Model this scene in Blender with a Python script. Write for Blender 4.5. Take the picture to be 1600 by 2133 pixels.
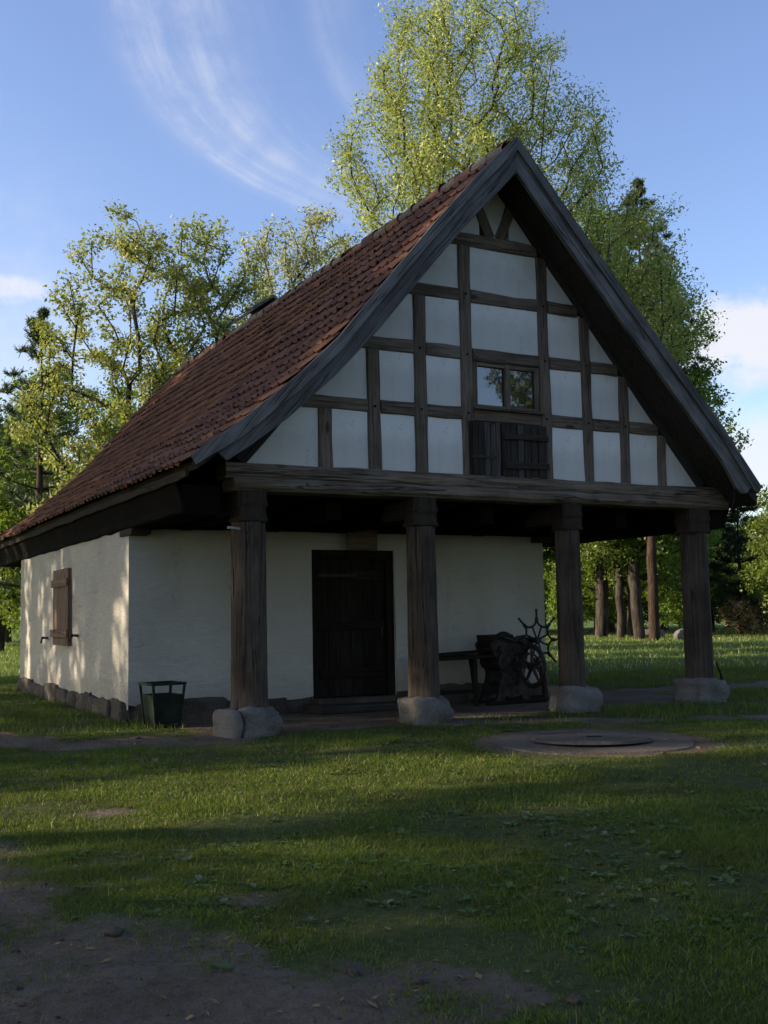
import bpy, math, random
import numpy as np
from mathutils import Matrix, Vector

for o in list(bpy.data.objects):
    bpy.data.objects.remove(o)
SC = bpy.context.scene
COL = SC.collection

# ------------------------------------------------------------------ camera
CAM = Vector((-4.488, -11.627, 1.33))
cd = bpy.data.cameras.new("camera")
cam = bpy.data.objects.new("camera", cd)
COL.objects.link(cam)
fw = Vector((0.4726, 0.8762, 0.0948)).normalized()
rt = Vector((0.8808, -0.4731, -0.0184))
rt = (rt - fw * rt.dot(fw)).normalized()
up = rt.cross(fw)
cam.matrix_world = Matrix(((rt.x, up.x, -fw.x, CAM.x), (rt.y, up.y, -fw.y, CAM.y),
                           (rt.z, up.z, -fw.z, CAM.z), (0, 0, 0, 1)))
cd.sensor_fit = 'VERTICAL'
cd.sensor_height = 36.0
cd.lens = 36.0 * 2238.1 / 2133.0
cd.clip_end = 3000
SC.camera = cam

# ------------------------------------------------------------------ sky and sun
SUN_EL = math.radians(21.0)
SUN_H = Vector((-0.93, 0.37)).normalized()          # horizontal direction towards the sun
SUN_AZ = math.atan2(SUN_H.x, SUN_H.y)

world = bpy.data.worlds.new("World")
SC.world = world
world.use_nodes = True
NT = world.node_tree
for n in list(NT.nodes):
    NT.nodes.remove(n)


class G:
    """small node-graph helper"""
    def __init__(s, nt):
        s.nt = nt

    def node(s, t, **kw):
        n = s.nt.nodes.new(t)
        for k, v in kw.items():
            setattr(n, k, v)
        return n

    def put(s, sock, v):
        if isinstance(v, bpy.types.NodeSocket):
            s.nt.links.new(v, sock)
        elif v is not None:
            sock.default_value = v

    def math(s, op, a, b=None, c=None, clamp=False):
        n = s.node('ShaderNodeMath', operation=op)
        n.use_clamp = clamp
        s.put(n.inputs[0], a)
        if b is not None:
            s.put(n.inputs[1], b)
        if c is not None:
            s.put(n.inputs[2], c)
        return n.outputs[0]

    def mix(s, f, a, b, blend='MIX'):
        n = s.node('ShaderNodeMix', data_type='RGBA', blend_type=blend)
        s.put(n.inputs[0], f)
        for sock, v in ((n.inputs[6], a), (n.inputs[7], b)):
            if isinstance(v, tuple) and len(v) == 3:
                v = v + (1,)
            s.put(sock, v)
        return n.outputs[2]

    def noise(s, vec, scale, detail=4, rough=0.55, dist=0.0, dim='3D'):
        n = s.node('ShaderNodeTexNoise', noise_dimensions=dim)
        s.put(n.inputs['Vector'], vec)
        n.inputs['Scale'].default_value = scale
        n.inputs['Detail'].default_value = detail
        n.inputs['Roughness'].default_value = rough
        n.inputs['Distortion'].default_value = dist
        return n.outputs['Fac']

    def ramp(s, f, lo, hi):
        n = s.node('ShaderNodeMapRange', interpolation_type='SMOOTHSTEP')
        s.put(n.inputs[0], f)
        n.inputs[1].default_value = lo
        n.inputs[2].default_value = hi
        return n.outputs[0]

    def mapping(s, vec, scale=(1, 1, 1), rot=(0, 0, 0), loc=(0, 0, 0)):
        n = s.node('ShaderNodeMapping')
        s.put(n.inputs[0], vec)
        n.inputs['Scale'].default_value = scale
        n.inputs['Rotation'].default_value = rot
        n.inputs['Location'].default_value = loc
        return n.outputs[0]

    def comb(s, x, y, z):
        n = s.node('ShaderNodeCombineXYZ')
        s.put(n.inputs[0], x); s.put(n.inputs[1], y); s.put(n.inputs[2], z)
        return n.outputs[0]


g = G(NT)
sky = g.node('ShaderNodeTexSky', sky_type='NISHITA')
sky.sun_disc = False
sky.sun_elevation = SUN_EL
sky.sun_rotation = SUN_AZ
sky.air_density = 1.0
sky.dust_density = 0.9
sky.ozone_density = 2.0
tc = g.node('ShaderNodeTexCoord')
sep = g.node('ShaderNodeSeparateXYZ')
NT.links.new(tc.outputs['Generated'], sep.inputs[0])
az = g.math('MULTIPLY', g.math('ARCTAN2', sep.outputs[0], sep.outputs[1]), 57.29578)
el = g.math('MULTIPLY', g.math('ARCSINE', sep.outputs[2]), 57.29578)
ae = g.comb(az, el, 0.0)
warp = g.noise(g.mapping(ae, scale=(0.12, 0.12, 1)), 1.0, 1, 0.5, dim='2D')
wz = g.math('MULTIPLY', g.math('SUBTRACT', warp, 0.5), 2.2)
E0 = g.math('MAXIMUM', g.math('MINIMUM', g.math('SUBTRACT', el, 26.0), 8.0), -6.0)
A0 = g.math('MULTIPLY_ADD', g.math('MULTIPLY_ADD', g.math('MULTIPLY_ADD', E0, -0.010, 0.13), E0, -0.88), E0, 16.75)
fine = g.noise(g.comb(g.math('MULTIPLY', g.math('SUBTRACT', az, A0), 0.75), g.math('MULTIPLY', el, 0.13), 0.0), 1.0, 4, 0.6, dim='2D')
puff_n = g.noise(g.mapping(ae, scale=(0.42, 0.60, 1)), 1.0, 5, 0.62, dim='2D')


def streak(c0, c1, c2, c3, w, lo, hi, amp):
    """a curved mare's tail: azimuth as a cubic of elevation"""
    E = g.math('MAXIMUM', g.math('MINIMUM', g.math('SUBTRACT', el, 26.0), 8.0), -6.0)
    a = g.math('MULTIPLY_ADD', g.math('MULTIPLY_ADD', g.math('MULTIPLY_ADD', E, c3, c2), E, c1), E, c0)
    d = g.math('DIVIDE', g.math('ADD', g.math('SUBTRACT', az, a), g.math('MULTIPLY', wz, 0.35)), w)
    # sharp on the left side, drawn out on the right
    dl = g.math('MULTIPLY', g.math('MINIMUM', d, 0.0), 2.2)
    dr = g.math('MAXIMUM', d, 0.0)
    dd = g.math('ADD', dl, dr)
    m = g.math('EXPONENT', g.math('MULTIPLY', g.math('MULTIPLY', dd, dd), -1.0))
    win = g.math('MULTIPLY', g.ramp(el, lo, lo + 3.5), g.math('SUBTRACT', 1.0, g.ramp(el, hi, hi + 18)))
    m = g.math('MULTIPLY', m, win)
    m = g.math('MULTIPLY', m, g.math('MULTIPLY', g.math('MULTIPLY_ADD', g.ramp(fine, 0.2, 0.8), 0.7, 0.3), g.math('MULTIPLY_ADD', g.ramp(puff_n, 0.25, 0.7), 0.6, 0.55)))
    return g.math('MULTIPLY', m, amp)


def blob(a0, e0, wa, we, amp, lo=0.35, hi=0.62):
    da = g.math('DIVIDE', g.math('SUBTRACT', az, a0), wa)
    de = g.math('DIVIDE', g.math('SUBTRACT', el, e0), we)
    m = g.math('EXPONENT', g.math('MULTIPLY', g.math('ADD', g.math('MULTIPLY', da, da), g.math('MULTIPLY', de, de)), -1.0))
    m = g.ramp(g.math('MULTIPLY', m, g.math('ADD', puff_n, 0.35)), lo, hi)
    return g.math('MULTIPLY', m, amp)


clouds = [
    streak(16.75, -0.88, 0.12, -0.008, 1.7, 19.5, 34, 0.20),
    streak(18.0, -0.82, 0.12, -0.008, 5.0, 19.0, 34, 0.26),
    streak(20.1, -0.72, 0.11, -0.008, 1.9, 19.5, 34, 0.14),
    streak(27.2, -0.55, 0.03, 0.0, 1.7, 22.0, 34, 0.17),
    blob(47.4, 13.4, 5.0, 2.8, 0.95, 0.28, 0.72),
    blob(49.5, 7.2, 8.0, 3.4, 0.85, 0.25, 0.80),
    blob(8.4, 16.5, 2.8, 1.0, 0.6, 0.33, 0.8),
    blob(2.0, 12.0, 12.0, 10.0, 0.75, 0.0, 1.25),
]
tot = clouds[0]
for c in clouds[1:]:
    tot = g.math('ADD', tot, c)
low = g.math('MULTIPLY', g.ramp(el, -2, 4), g.math('SUBTRACT', 1.0, g.ramp(el, 9, 20)))
tot = g.math('ADD', tot, g.math('MULTIPLY', g.math('MULTIPLY', g.ramp(warp, 0.5, 0.8), low), 0.15))
tot = g.math('MINIMUM', tot, 0.95)
skyc = g.node('ShaderNodeHueSaturation')
skyc.inputs['Saturation'].default_value = 1.04
skyc.inputs['Hue'].default_value = 0.514
NT.links.new(sky.outputs[0], skyc.inputs['Color'])
skymix = g.mix(tot, skyc.outputs[0], (3.3, 3.35, 3.6))
bg = g.node('ShaderNodeBackground')
NT.links.new(skymix, bg.inputs[0])
bg.inputs[1].default_value = 0.15
world.cycles.sampling_method = 'MANUAL'
world.cycles.sample_map_resolution = 256
wo = g.node('ShaderNodeOutputWorld')
NT.links.new(bg.outputs[0], wo.inputs[0])

sd = bpy.data.lights.new("sun", 'SUN')
sd.energy = 5.0
sd.angle = math.radians(0.6)
sd.color = (1.0, 0.83, 0.60)
sun = bpy.data.objects.new("sun", sd)
COL.objects.link(sun)
sdir = Vector((SUN_H.x * math.cos(SUN_EL), SUN_H.y * math.cos(SUN_EL), math.sin(SUN_EL)))
sun.rotation_euler = sdir.to_track_quat('Z', 'Y').to_euler()
sun.location = sdir * 60

vs = SC.view_settings
vs.view_transform = 'Standard'
vs.look = 'None'
vs.exposure = 0.85
vs.gamma = 1.0
SC.cycles.max_bounces = 3
SC.cycles.diffuse_bounces = 3
SC.cycles.glossy_bounces = 2
SC.cycles.transmission_bounces = 2
SC.cycles.transparent_max_bounces = 8
SC.cycles.use_denoising = True

RNG = np.random.default_rng(7)
random.seed(7)

# ------------------------------------------------------------------ materials


def new_mat(name):
    m = bpy.data.materials.new(name)
    m.use_nodes = True
    nt = m.node_tree
    for n in list(nt.nodes):
        nt.nodes.remove(n)
    q = G(nt)
    out = q.node('ShaderNodeOutputMaterial')
    return m, q, out


def principled(q, out, color, rough=0.9, spec=0.2, bump=None, bump_s=0.3, bump_d=0.01, metal=0.0):
    b = q.node('ShaderNodeBsdfPrincipled')
    if isinstance(color, tuple):
        color = color + (1,) if len(color) == 3 else color
    q.put(b.inputs['Base Color'], color)
    q.put(b.inputs['Roughness'], rough)
    b.inputs['Specular IOR Level'].default_value = spec
    b.inputs['Metallic'].default_value = metal
    if bump is not None:
        bn = q.node('ShaderNodeBump')
        bn.inputs['Strength'].default_value = bump_s
        bn.inputs['Distance'].default_value = bump_d
        q.put(bn.inputs['Height'], bump)
        q.nt.links.new(bn.outputs[0], b.inputs['Normal'])
    q.nt.links.new(b.outputs[0], out.inputs[0])
    return b


def wood_mat(name, c_dark, c_light, c_grey, grain=(1.2, 26, 26), crack=0.5, rough=0.88, grey=0.5, spec=0.15):
    """weathered timber: long grain, drying cracks, knots, grey bleaching; local X runs along the piece"""
    m, q, out = new_mat(name)
    tc = q.node('ShaderNodeTexCoord')
    oi = q.node('ShaderNodeObjectInfo')
    off = q.node('ShaderNodeVectorMath', operation='ADD')
    q.nt.links.new(tc.outputs['Object'], off.inputs[0])
    q.nt.links.new(q.comb(q.math('MULTIPLY', oi.outputs['Random'], 37.0), q.math('MULTIPLY', oi.outputs['Random'], 11.0), 0.0), off.inputs[1])
    v = off.outputs[0]
    gr = q.noise(q.mapping(v, scale=grain), 1.0, 6, 0.65, 0.9)
    fine = q.noise(q.mapping(v, scale=(grain[0] * 3, grain[1] * 4, grain[2] * 4)), 1.0, 3, 0.6, 0.3)
    blot = q.noise(v, 1.7, 4, 0.6)
    ck = q.noise(q.mapping(v, scale=(0.35, 11, 11), loc=(3, 1, 7)), 1.0, 3, 0.5, 0.4)
    ckm = q.math('SUBTRACT', 1.0, q.ramp(q.math('ABSOLUTE', q.math('SUBTRACT', ck, 0.5)), 0.0, 0.022))
    vor = q.node('ShaderNodeTexVoronoi')
    q.nt.links.new(q.mapping(v, scale=(1.1, 3.2, 3.2)), vor.inputs['Vector'])
    vor.inputs['Scale'].default_value = 1.0
    knot = q.math('SUBTRACT', 1.0, q.ramp(vor.outputs['Distance'], 0.05, 0.13))
    c = q.mix(q.ramp(gr, 0.3, 0.72), c_dark, c_light)
    c = q.mix(q.math('MULTIPLY', q.ramp(blot, 0.35, 0.7), grey), c, c_grey)
    c = q.mix(q.math('MULTIPLY', q.ramp(fine, 0.45, 0.75), 0.5), c, c_dark)
    c = q.mix(q.math('MULTIPLY', ckm, crack), c, (0.012, 0.010, 0.009))
    c = q.mix(q.math('MULTIPLY', knot, 0.75), c, (0.018, 0.013, 0.010))
    vary = q.math('MULTIPLY_ADD', oi.outputs['Random'], 0.35, 0.82)
    c = q.mix(1.0, c, q.comb(vary, vary, vary), 'MULTIPLY')
    h = q.math('SUBTRACT', q.math('MULTIPLY_ADD', fine, 0.3, gr), q.math('MULTIPLY', ckm, 1.2))
    principled(q, out, c, rough, spec, h, 0.55, 0.012)
    return m


def plaster_mat(name, base, stain, stain_amt=0.35, bump_s=0.25, scale=1.0):
    m, q, out = new_mat(name)
    tc = q.node('ShaderNodeTexCoord')
    v = tc.outputs['Object']
    a = q.noise(v, 0.9 * scale, 5, 0.6)
    b = q.noise(v, 9 * scale, 5, 0.6)
    h1 = q.noise(q.mapping(v, scale=(1, 1, 2.6)), 5.5 * scale, 4, 0.6)
    c = q.mix(q.math('MULTIPLY', q.ramp(a, 0.4, 0.75), stain_amt), base, stain)
    c = q.mix(q.math('MULTIPLY', q.ramp(b, 0.5, 0.8), 0.22), c, stain)
    strk = q.noise(q.mapping(v, scale=(7, 7, 0.7)), 1.0, 4, 0.6)
    c = q.mix(q.math('MULTIPLY', q.ramp(strk, 0.55, 0.8), 0.35), c, stain)
    crk = q.noise(v, 2.3 * scale, 3, 0.6, 1.2)
    crm = q.math('SUBTRACT', 1.0, q.ramp(q.math('ABSOLUTE', q.math('SUBTRACT', crk, 0.5)), 0.0, 0.006))
    c = q.mix(q.math('MULTIPLY', q.math('MULTIPLY', crm, q.ramp(a, 0.45, 0.6)), 0.5), c, (0.16, 0.15, 0.14))
    # splash-back dirt just above the plinth
    sp = q.node('ShaderNodeSeparateXYZ')
    q.nt.links.new(v, sp.inputs[0])
    lowz = q.math('ADD', sp.outputs[2], q.math('MULTIPLY', b, -0.25))
    c = q.mix(q.math('MULTIPLY', q.math('SUBTRACT', 1.0, q.ramp(lowz, 0.12, 0.5)), 0.3), c, (0.20, 0.17, 0.13))
    h = q.math('ADD', q.math('MULTIPLY', h1, 1.0), q.math('MULTIPLY', b, 0.35))
    principled(q, out, c, 0.95, 0.1, h, bump_s, 0.03)
    return m


def stone_mat(name, ca, cb, cc, scale=5.0):
    m, q, out = new_mat(name)
    tc = q.node('ShaderNodeTexCoord')
    oi = q.node('ShaderNodeObjectInfo')
    off = q.node('ShaderNodeVectorMath', operation='ADD')
    q.nt.links.new(tc.outputs['Object'], off.inputs[0])
    q.nt.links.new(q.comb(q.math('MULTIPLY', oi.outputs['Random'], 51.0), oi.outputs['Random'], 0.0), off.inputs[1])
    v = off.outputs[0]
    a = q.noise(v, scale * 0.4, 5, 0.65)
    b = q.noise(v, scale * 6, 4, 0.7)
    d = q.noise(v, scale * 1.6, 6, 0.7)
    c = q.mix(q.ramp(a, 0.35, 0.65), ca, cb)
    c = q.mix(q.math('MULTIPLY', q.ramp(b, 0.5, 0.7), 0.55), c, cc)
    c = q.mix(q.math('MULTIPLY', q.ramp(d, 0.58, 0.75), 0.5), c, (0.10, 0.11, 0.07))
    principled(q, out, c, 0.92, 0.2, q.math('ADD', d, q.math('MULTIPLY', b, 0.6)), 0.95, 0.05)
    return m


def tile_mat(name):
    m, q, out = new_mat(name)
    tc = q.node('ShaderNodeTexCoord')
    oi = q.node('ShaderNodeObjectInfo')
    at = q.node('ShaderNodeAttribute', attribute_name='tint')
    r = q.math('FRACT', q.math('ADD', oi.outputs['Random'], at.outputs['Fac']))
    r2 = q.math('FRACT', q.math('MULTIPLY', r, 7.31))
    v = q.node('ShaderNodeVectorMath', operation='ADD')
    q.nt.links.new(tc.outputs['Object'], v.inputs[0])
    q.nt.links.new(q.comb(q.math('MULTIPLY', r, 9.0), 0.0, 0.0), v.inputs[1])
    n1 = q.noise(v.outputs[0], 6.0, 5, 0.65)
    n2 = q.noise(v.outputs[0], 40.0, 3, 0.6)
    c = q.mix(r, (0.108, 0.052, 0.034), (0.255, 0.118, 0.066))
    c = q.mix(q.math('MULTIPLY', q.ramp(r2, 0.7, 1.0), 0.6), c, (0.12, 0.055, 0.048))
    c = q.mix(q.math('MULTIPLY', q.ramp(n1, 0.45, 0.75), 0.65), c, (0.075, 0.048, 0.042))
    c = q.mix(q.math('MULTIPLY', q.ramp(n2, 0.6, 0.8), 0.35), c, (0.15, 0.14, 0.11))
    principled(q, out, c, 0.85, 0.25, q.math('ADD', n1, n2), 0.3, 0.006)
    return m


def leaf_mat(name, c1, c2, c3=None, c3_amt=0.0, trans=0.45, patch=None, gloss=0.05):
    m, q, out = new_mat(name)
    at = q.node('ShaderNodeAttribute', attribute_name='tint')
    t = at.outputs['Fac']
    oi = q.node('ShaderNodeObjectInfo')
    c = q.mix(q.math('FRACT', q.math('MULTIPLY', t, 13.7)), c1, c2)
    if c3 is not None:
        c = q.mix(q.ramp(t, 1.0 - c3_amt - 0.01, 1.0 - c3_amt + 0.01), c, c3)
    if patch is not None:
        tcp = q.node('ShaderNodeTexCoord')
        pn = q.noise(tcp.outputs['Object'], 0.9, 4, 0.6)
        c = q.mix(q.math('MULTIPLY', q.ramp(pn, 0.42, 0.68), 0.75), c, patch)
    hs = q.node('ShaderNodeHueSaturation')
    q.put(hs.inputs['Value'], q.math('MULTIPLY_ADD', oi.outputs['Random'], 0.24, 0.88))
    q.put(hs.inputs['Hue'], q.math('MULTIPLY_ADD', oi.outputs['Random'], 0.02, 0.49))
    q.nt.links.new(c, hs.inputs['Color'])
    c = hs.outputs[0]
    d = q.node('ShaderNodeBsdfDiffuse')
    tr = q.node('ShaderNodeBsdfTranslucent')
    gl = q.node('ShaderNodeBsdfGlossy')
    gl.inputs['Roughness'].default_value = 0.45
    q.nt.links.new(c, d.inputs[0])
    q.nt.links.new(q.mix(1.0, c, (1.15, 1.25, 0.55), 'MULTIPLY'), tr.inputs[0])
    gl.inputs[0].default_value = (0.5, 0.5, 0.45, 1)
    mx = q.node('ShaderNodeMixShader')
    mx.inputs[0].default_value = trans
    q.nt.links.new(d.outputs[0], mx.inputs[1])
    q.nt.links.new(tr.outputs[0], mx.inputs[2])
    m2 = q.node('ShaderNodeMixShader')
    m2.inputs[0].default_value = gloss
    q.nt.links.new(mx.outputs[0], m2.inputs[1])
    q.nt.links.new(gl.outputs[0], m2.inputs[2])
    q.nt.links.new(m2.outputs[0], out.inputs[0])
    return m


def bark_mat(name, ca, cb):
    m, q, out = new_mat(name)
    tc = q.node('ShaderNodeTexCoord')
    v = tc.outputs['Object']
    a = q.noise(q.mapping(v, scale=(7, 7, 1.3)), 1.0, 5, 0.65, 0.5)
    c = q.mix(q.ramp(a, 0.35, 0.65), ca, cb)
    principled(q, out, c, 0.95, 0.1, a, 0.8, 0.03)
    return m


def plain_mat(name, ca, cb, scale=8, rough=0.7, metal=0.0, spec=0.3, bump=0.2):
    m, q, out = new_mat(name)
    tc = q.node('ShaderNodeTexCoord')
    a = q.noise(tc.outputs['Object'], scale, 5, 0.6)
    c = q.mix(q.ramp(a, 0.35, 0.68), ca, cb)
    principled(q, out, c, rough, spec, a, bump, 0.006, metal)
    return m


M = {}
M['timber'] = wood_mat('timber', (0.065, 0.047, 0.034), (0.20, 0.153, 0.112), (0.205, 0.17, 0.138))
M['pillar'] = wood_mat('pillar_timber', (0.022, 0.016, 0.012), (0.076, 0.057, 0.043), (0.112, 0.093, 0.077), crack=0.85)
M['beam'] = wood_mat('beam_timber', (0.055, 0.041, 0.030), (0.185, 0.142, 0.10), (0.22, 0.182, 0.145), crack=0.85)
M['board'] = wood_mat('grey_board', (0.060, 0.054, 0.050), (0.150, 0.142, 0.138), (0.195, 0.188, 0.186), crack=0.65, grey=0.6)
M['eaves'] = wood_mat('eaves_timber', (0.020, 0.015, 0.011), (0.052, 0.039, 0.029), (0.055, 0.045, 0.037), spec=0.05)
M['black'] = wood_mat('deep_shade_timber', (0.005, 0.004, 0.0035), (0.013, 0.010, 0.008), (0.014, 0.012, 0.010), spec=0.02)  # near-black so the deep shade under eaves and porch sits in the colour
M['dark'] = wood_mat('dark_timber', (0.022, 0.018, 0.015), (0.050, 0.041, 0.034), (0.055, 0.048, 0.042))
M['door'] = wood_mat('door_timber', (0.011, 0.0085, 0.007), (0.026, 0.020, 0.016), (0.038, 0.031, 0.026), grey=0.25, spec=0.06)
M['shutter'] = wood_mat('shutter_timber', (0.10, 0.062, 0.042), (0.26, 0.175, 0.12), (0.23, 0.18, 0.14))
M['hatch'] = wood_mat('hatch_timber', (0.030, 0.025, 0.022), (0.115, 0.10, 0.086), (0.15, 0.135, 0.12), grey=0.4)
M['sign'] = wood_mat('sign_timber', (0.10, 0.075, 0.05), (0.17, 0.13, 0.09), (0.15, 0.13, 0.10))
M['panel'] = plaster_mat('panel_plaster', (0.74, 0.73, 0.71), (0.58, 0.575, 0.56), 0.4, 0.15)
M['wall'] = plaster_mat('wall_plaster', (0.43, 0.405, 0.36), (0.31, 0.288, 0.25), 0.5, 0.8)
M['stone'] = stone_mat('fieldstone', (0.105, 0.097, 0.09), (0.17, 0.16, 0.15), (0.23, 0.22, 0.205))
M['plinth'] = stone_mat('plinth_stone', (0.055, 0.045, 0.037), (0.105, 0.087, 0.072), (0.15, 0.128, 0.105))
M['slab'] = stone_mat('concrete_slab', (0.070, 0.056, 0.043), (0.108, 0.091, 0.075), (0.13, 0.113, 0.096), 3.0)
M['tile'] = tile_mat('clay_tile')
M['mortar'] = stone_mat('mossy_mortar', (0.16, 0.13, 0.10), (0.24, 0.19, 0.15), (0.22, 0.20, 0.13), 4)
M['iron'] = plain_mat('old_iron', (0.018, 0.017, 0.017), (0.05, 0.04, 0.034), 12, 0.6, 0.5)
M['bin'] = plain_mat('green_paint', (0.012, 0.018, 0.014), (0.024, 0.031, 0.024), 7, 0.95, spec=0.05)
M['brick'] = plain_mat('old_brick', (0.20, 0.09, 0.06), (0.28, 0.15, 0.10), 9, 0.9)
M['bark'] = bark_mat('bark', (0.025, 0.021, 0.018), (0.075, 0.064, 0.054))
M['pinebark'] = bark_mat('pine_bark', (0.022, 0.016, 0.013), (0.065, 0.044, 0.033))
M['white'] = plain_mat('pale_metal', (0.24, 0.24, 0.24), (0.34, 0.34, 0.33), 9, 0.4)
M['leaf_robinia'] = leaf_mat('robinia_leaf', (0.22, 0.26, 0.075), (0.32, 0.335, 0.125), (0.56, 0.52, 0.34), 0.16, trans=0.5)
M['leaf_flower'] = leaf_mat('blossoming_leaf', (0.22, 0.24, 0.11), (0.31, 0.32, 0.165), (0.60, 0.56, 0.45), 0.26, trans=0.5)
M['leaf_green'] = leaf_mat('maple_leaf', (0.10, 0.16, 0.03), (0.165, 0.225, 0.05))
M['leaf_bright'] = leaf_mat('bright_leaf', (0.13, 0.20, 0.035), (0.19, 0.25, 0.055))
M['leaf_dark'] = leaf_mat('dark_leaf', (0.05, 0.085, 0.022), (0.085, 0.125, 0.033))
M['needle'] = leaf_mat('pine_needle', (0.050, 0.075, 0.040), (0.085, 0.11, 0.055), trans=0.2)
M['needle_dark'] = leaf_mat('dark_needle', (0.018, 0.032, 0.018), (0.035, 0.05, 0.026), trans=0.15)
M['dry'] = leaf_mat('dry_leaf', (0.22, 0.15, 0.075), (0.30, 0.21, 0.11), trans=0.3)
M['grass'] = leaf_mat('grass_blade', (0.067, 0.104, 0.018), (0.126, 0.168, 0.027), (0.22, 0.18, 0.075), 0.10, trans=0.4, patch=(0.080, 0.092, 0.022), gloss=0.025)
M['meadow'] = leaf_mat('meadow_grass', (0.10, 0.155, 0.03), (0.16, 0.21, 0.05), (0.5, 0.48, 0.33), 0.10, trans=0.4)
M['weed'] = leaf_mat('weed_leaf', (0.06, 0.11, 0.03), (0.11, 0.165, 0.05), (0.16, 0.19, 0.12), 0.2, trans=0.3)

m, q, out = new_mat('window_glass')
tcn = q.node('ShaderNodeTexCoord')
b = q.node('ShaderNodeBsdfPrincipled')
b.inputs['Base Color'].default_value = (0.012, 0.014, 0.016, 1)
b.inputs['Roughness'].default_value = 0.02
b.inputs['IOR'].default_value = 2.1
bn = q.node('ShaderNodeBump')
bn.inputs['Strength'].default_value = 0.05
bn.inputs['Distance'].default_value = 0.02
q.nt.links.new(q.noise(tcn.outputs['Object'], 3.0, 2), bn.inputs['Height'])
q.nt.links.new(bn.outputs[0], b.inputs['Normal'])
q.nt.links.new(b.outputs[0], out.inputs[0])
M['glass'] = m

# ------------------------------------------------------------------ object helpers
W = {}


def link(name, me, parent=None, mat=None, mw=None):
    o = bpy.data.objects.new(name, me)
    COL.objects.link(o)
    mw = mw or Matrix()
    W[o.name] = mw.copy()
    if parent is not None:
        o.parent = parent
        o.matrix_parent_inverse = W[parent.name].inverted()
    o.matrix_basis = mw
    if mat is not None and me is not None and not me.materials:
        me.materials.append(mat)
    return o


def empty(name, loc):
    return link(name, None, None, None, Matrix.Translation(loc))


def tag(o, label=None, cat=None, group=None, kind=None):
    if label:
        o['label'] = label
    if cat:
        o['category'] = cat
    if group:
        o['group'] = group
    if kind:
        o['kind'] = kind
    return o


def mesh(name, verts, faces, smooth=False):
    me = bpy.data.meshes.new(name)
    me.from_pydata([tuple(v) for v in verts], [], [tuple(f) for f in faces])
    if smooth:
        me.polygons.foreach_set('use_smooth', [True] * len(me.polygons))
    me.update()
    return me


def fast_mesh(name, V, F, tint=None, smooth=False):
    """V (n,3), F (m,k) arrays with constant k"""
    me = bpy.data.meshes.new(name)
    V = np.asarray(V, np.float32)
    F = np.asarray(F, np.int32)
    k = F.shape[1]
    me.vertices.add(len(V))
    me.vertices.foreach_set('co', V.ravel())
    me.loops.add(F.size)
    me.loops.foreach_set('vertex_index', F.ravel())
    me.polygons.add(len(F))
    me.polygons.foreach_set('loop_start', np.arange(0, F.size, k, dtype=np.int32))
    me.polygons.foreach_set('loop_total', np.full(len(F), k, np.int32))
    if smooth:
        me.polygons.foreach_set('use_smooth', np.ones(len(F), bool))
    if tint is not None:
        a = me.attributes.new('tint', 'FLOAT', 'FACE')
        a.data.foreach_set('value', np.asarray(tint, np.float32))
    me.update(calc_edges=True)
    me.validate()
    return me


def frame_from(p0, p1, upv=(0, 0, 1)):
    """matrix whose X runs from p0 to p1"""
    p0, p1 = Vector(p0), Vector(p1)
    x = (p1 - p0).normalized()
    u = Vector(upv)
    if abs(x.dot(u)) > 0.95:
        u = Vector((0, 1, 0))
    y = u.cross(x).normalized()
    z = x.cross(y)
    return Matrix(((x.x, y.x, z.x, p0.x), (x.y, y.y, z.y, p0.y), (x.z, y.z, z.z, p0.z), (0, 0, 0, 1)))


def timber(name, p0, p1, w, h, mat, parent, cham=0.012, jit=0.004, upv=(0, 0, 1), taper=1.0, seg=None, ends=(0, 0)):
    """hewn timber from p0 to p1: chamfered section (w across, h along upv), uneven faces"""
    mw = frame_from(p0, p1, upv)
    L = (Vector(p1) - Vector(p0)).length
    n = seg or max(2, int(L / 0.35))
    c = cham
    sec = [(-w / 2 + c, -h / 2), (w / 2 - c, -h / 2), (w / 2, -h / 2 + c), (w / 2, h / 2 - c),
           (w / 2 - c, h / 2), (-w / 2 + c, h / 2), (-w / 2, h / 2 - c), (-w / 2, -h / 2 + c)]
    V, F = [], []
    wob = [(random.gauss(0, jit), random.gauss(0, jit), random.gauss(0, jit), random.gauss(0, jit)) for _ in range(n + 1)]
    for i in range(n + 1):
        t = i / n
        s = 1 + (taper - 1) * t
        a = wob[i]
        for (y, z) in sec:
            x = t * L
            if i == 0:
                x += ends[0] * (z / h + 0.5)
            if i == n:
                x -= ends[1] * (z / h + 0.5)
            V.append((x, y * s + (a[0] if y > 0 else a[1]), z * s + (a[2] if z > 0 else a[3])))
    for i in range(n):
        for k in range(8):
            F.append((i * 8 + k, i * 8 + (k + 1) % 8, (i + 1) * 8 + (k + 1) % 8, (i + 1) * 8 + k))
    F.append(tuple(range(7, -1, -1)))
    F.append(tuple(n * 8 + k for k in range(8)))
    return link(name, mesh(name, V, F), parent, mat, mw)


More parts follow.
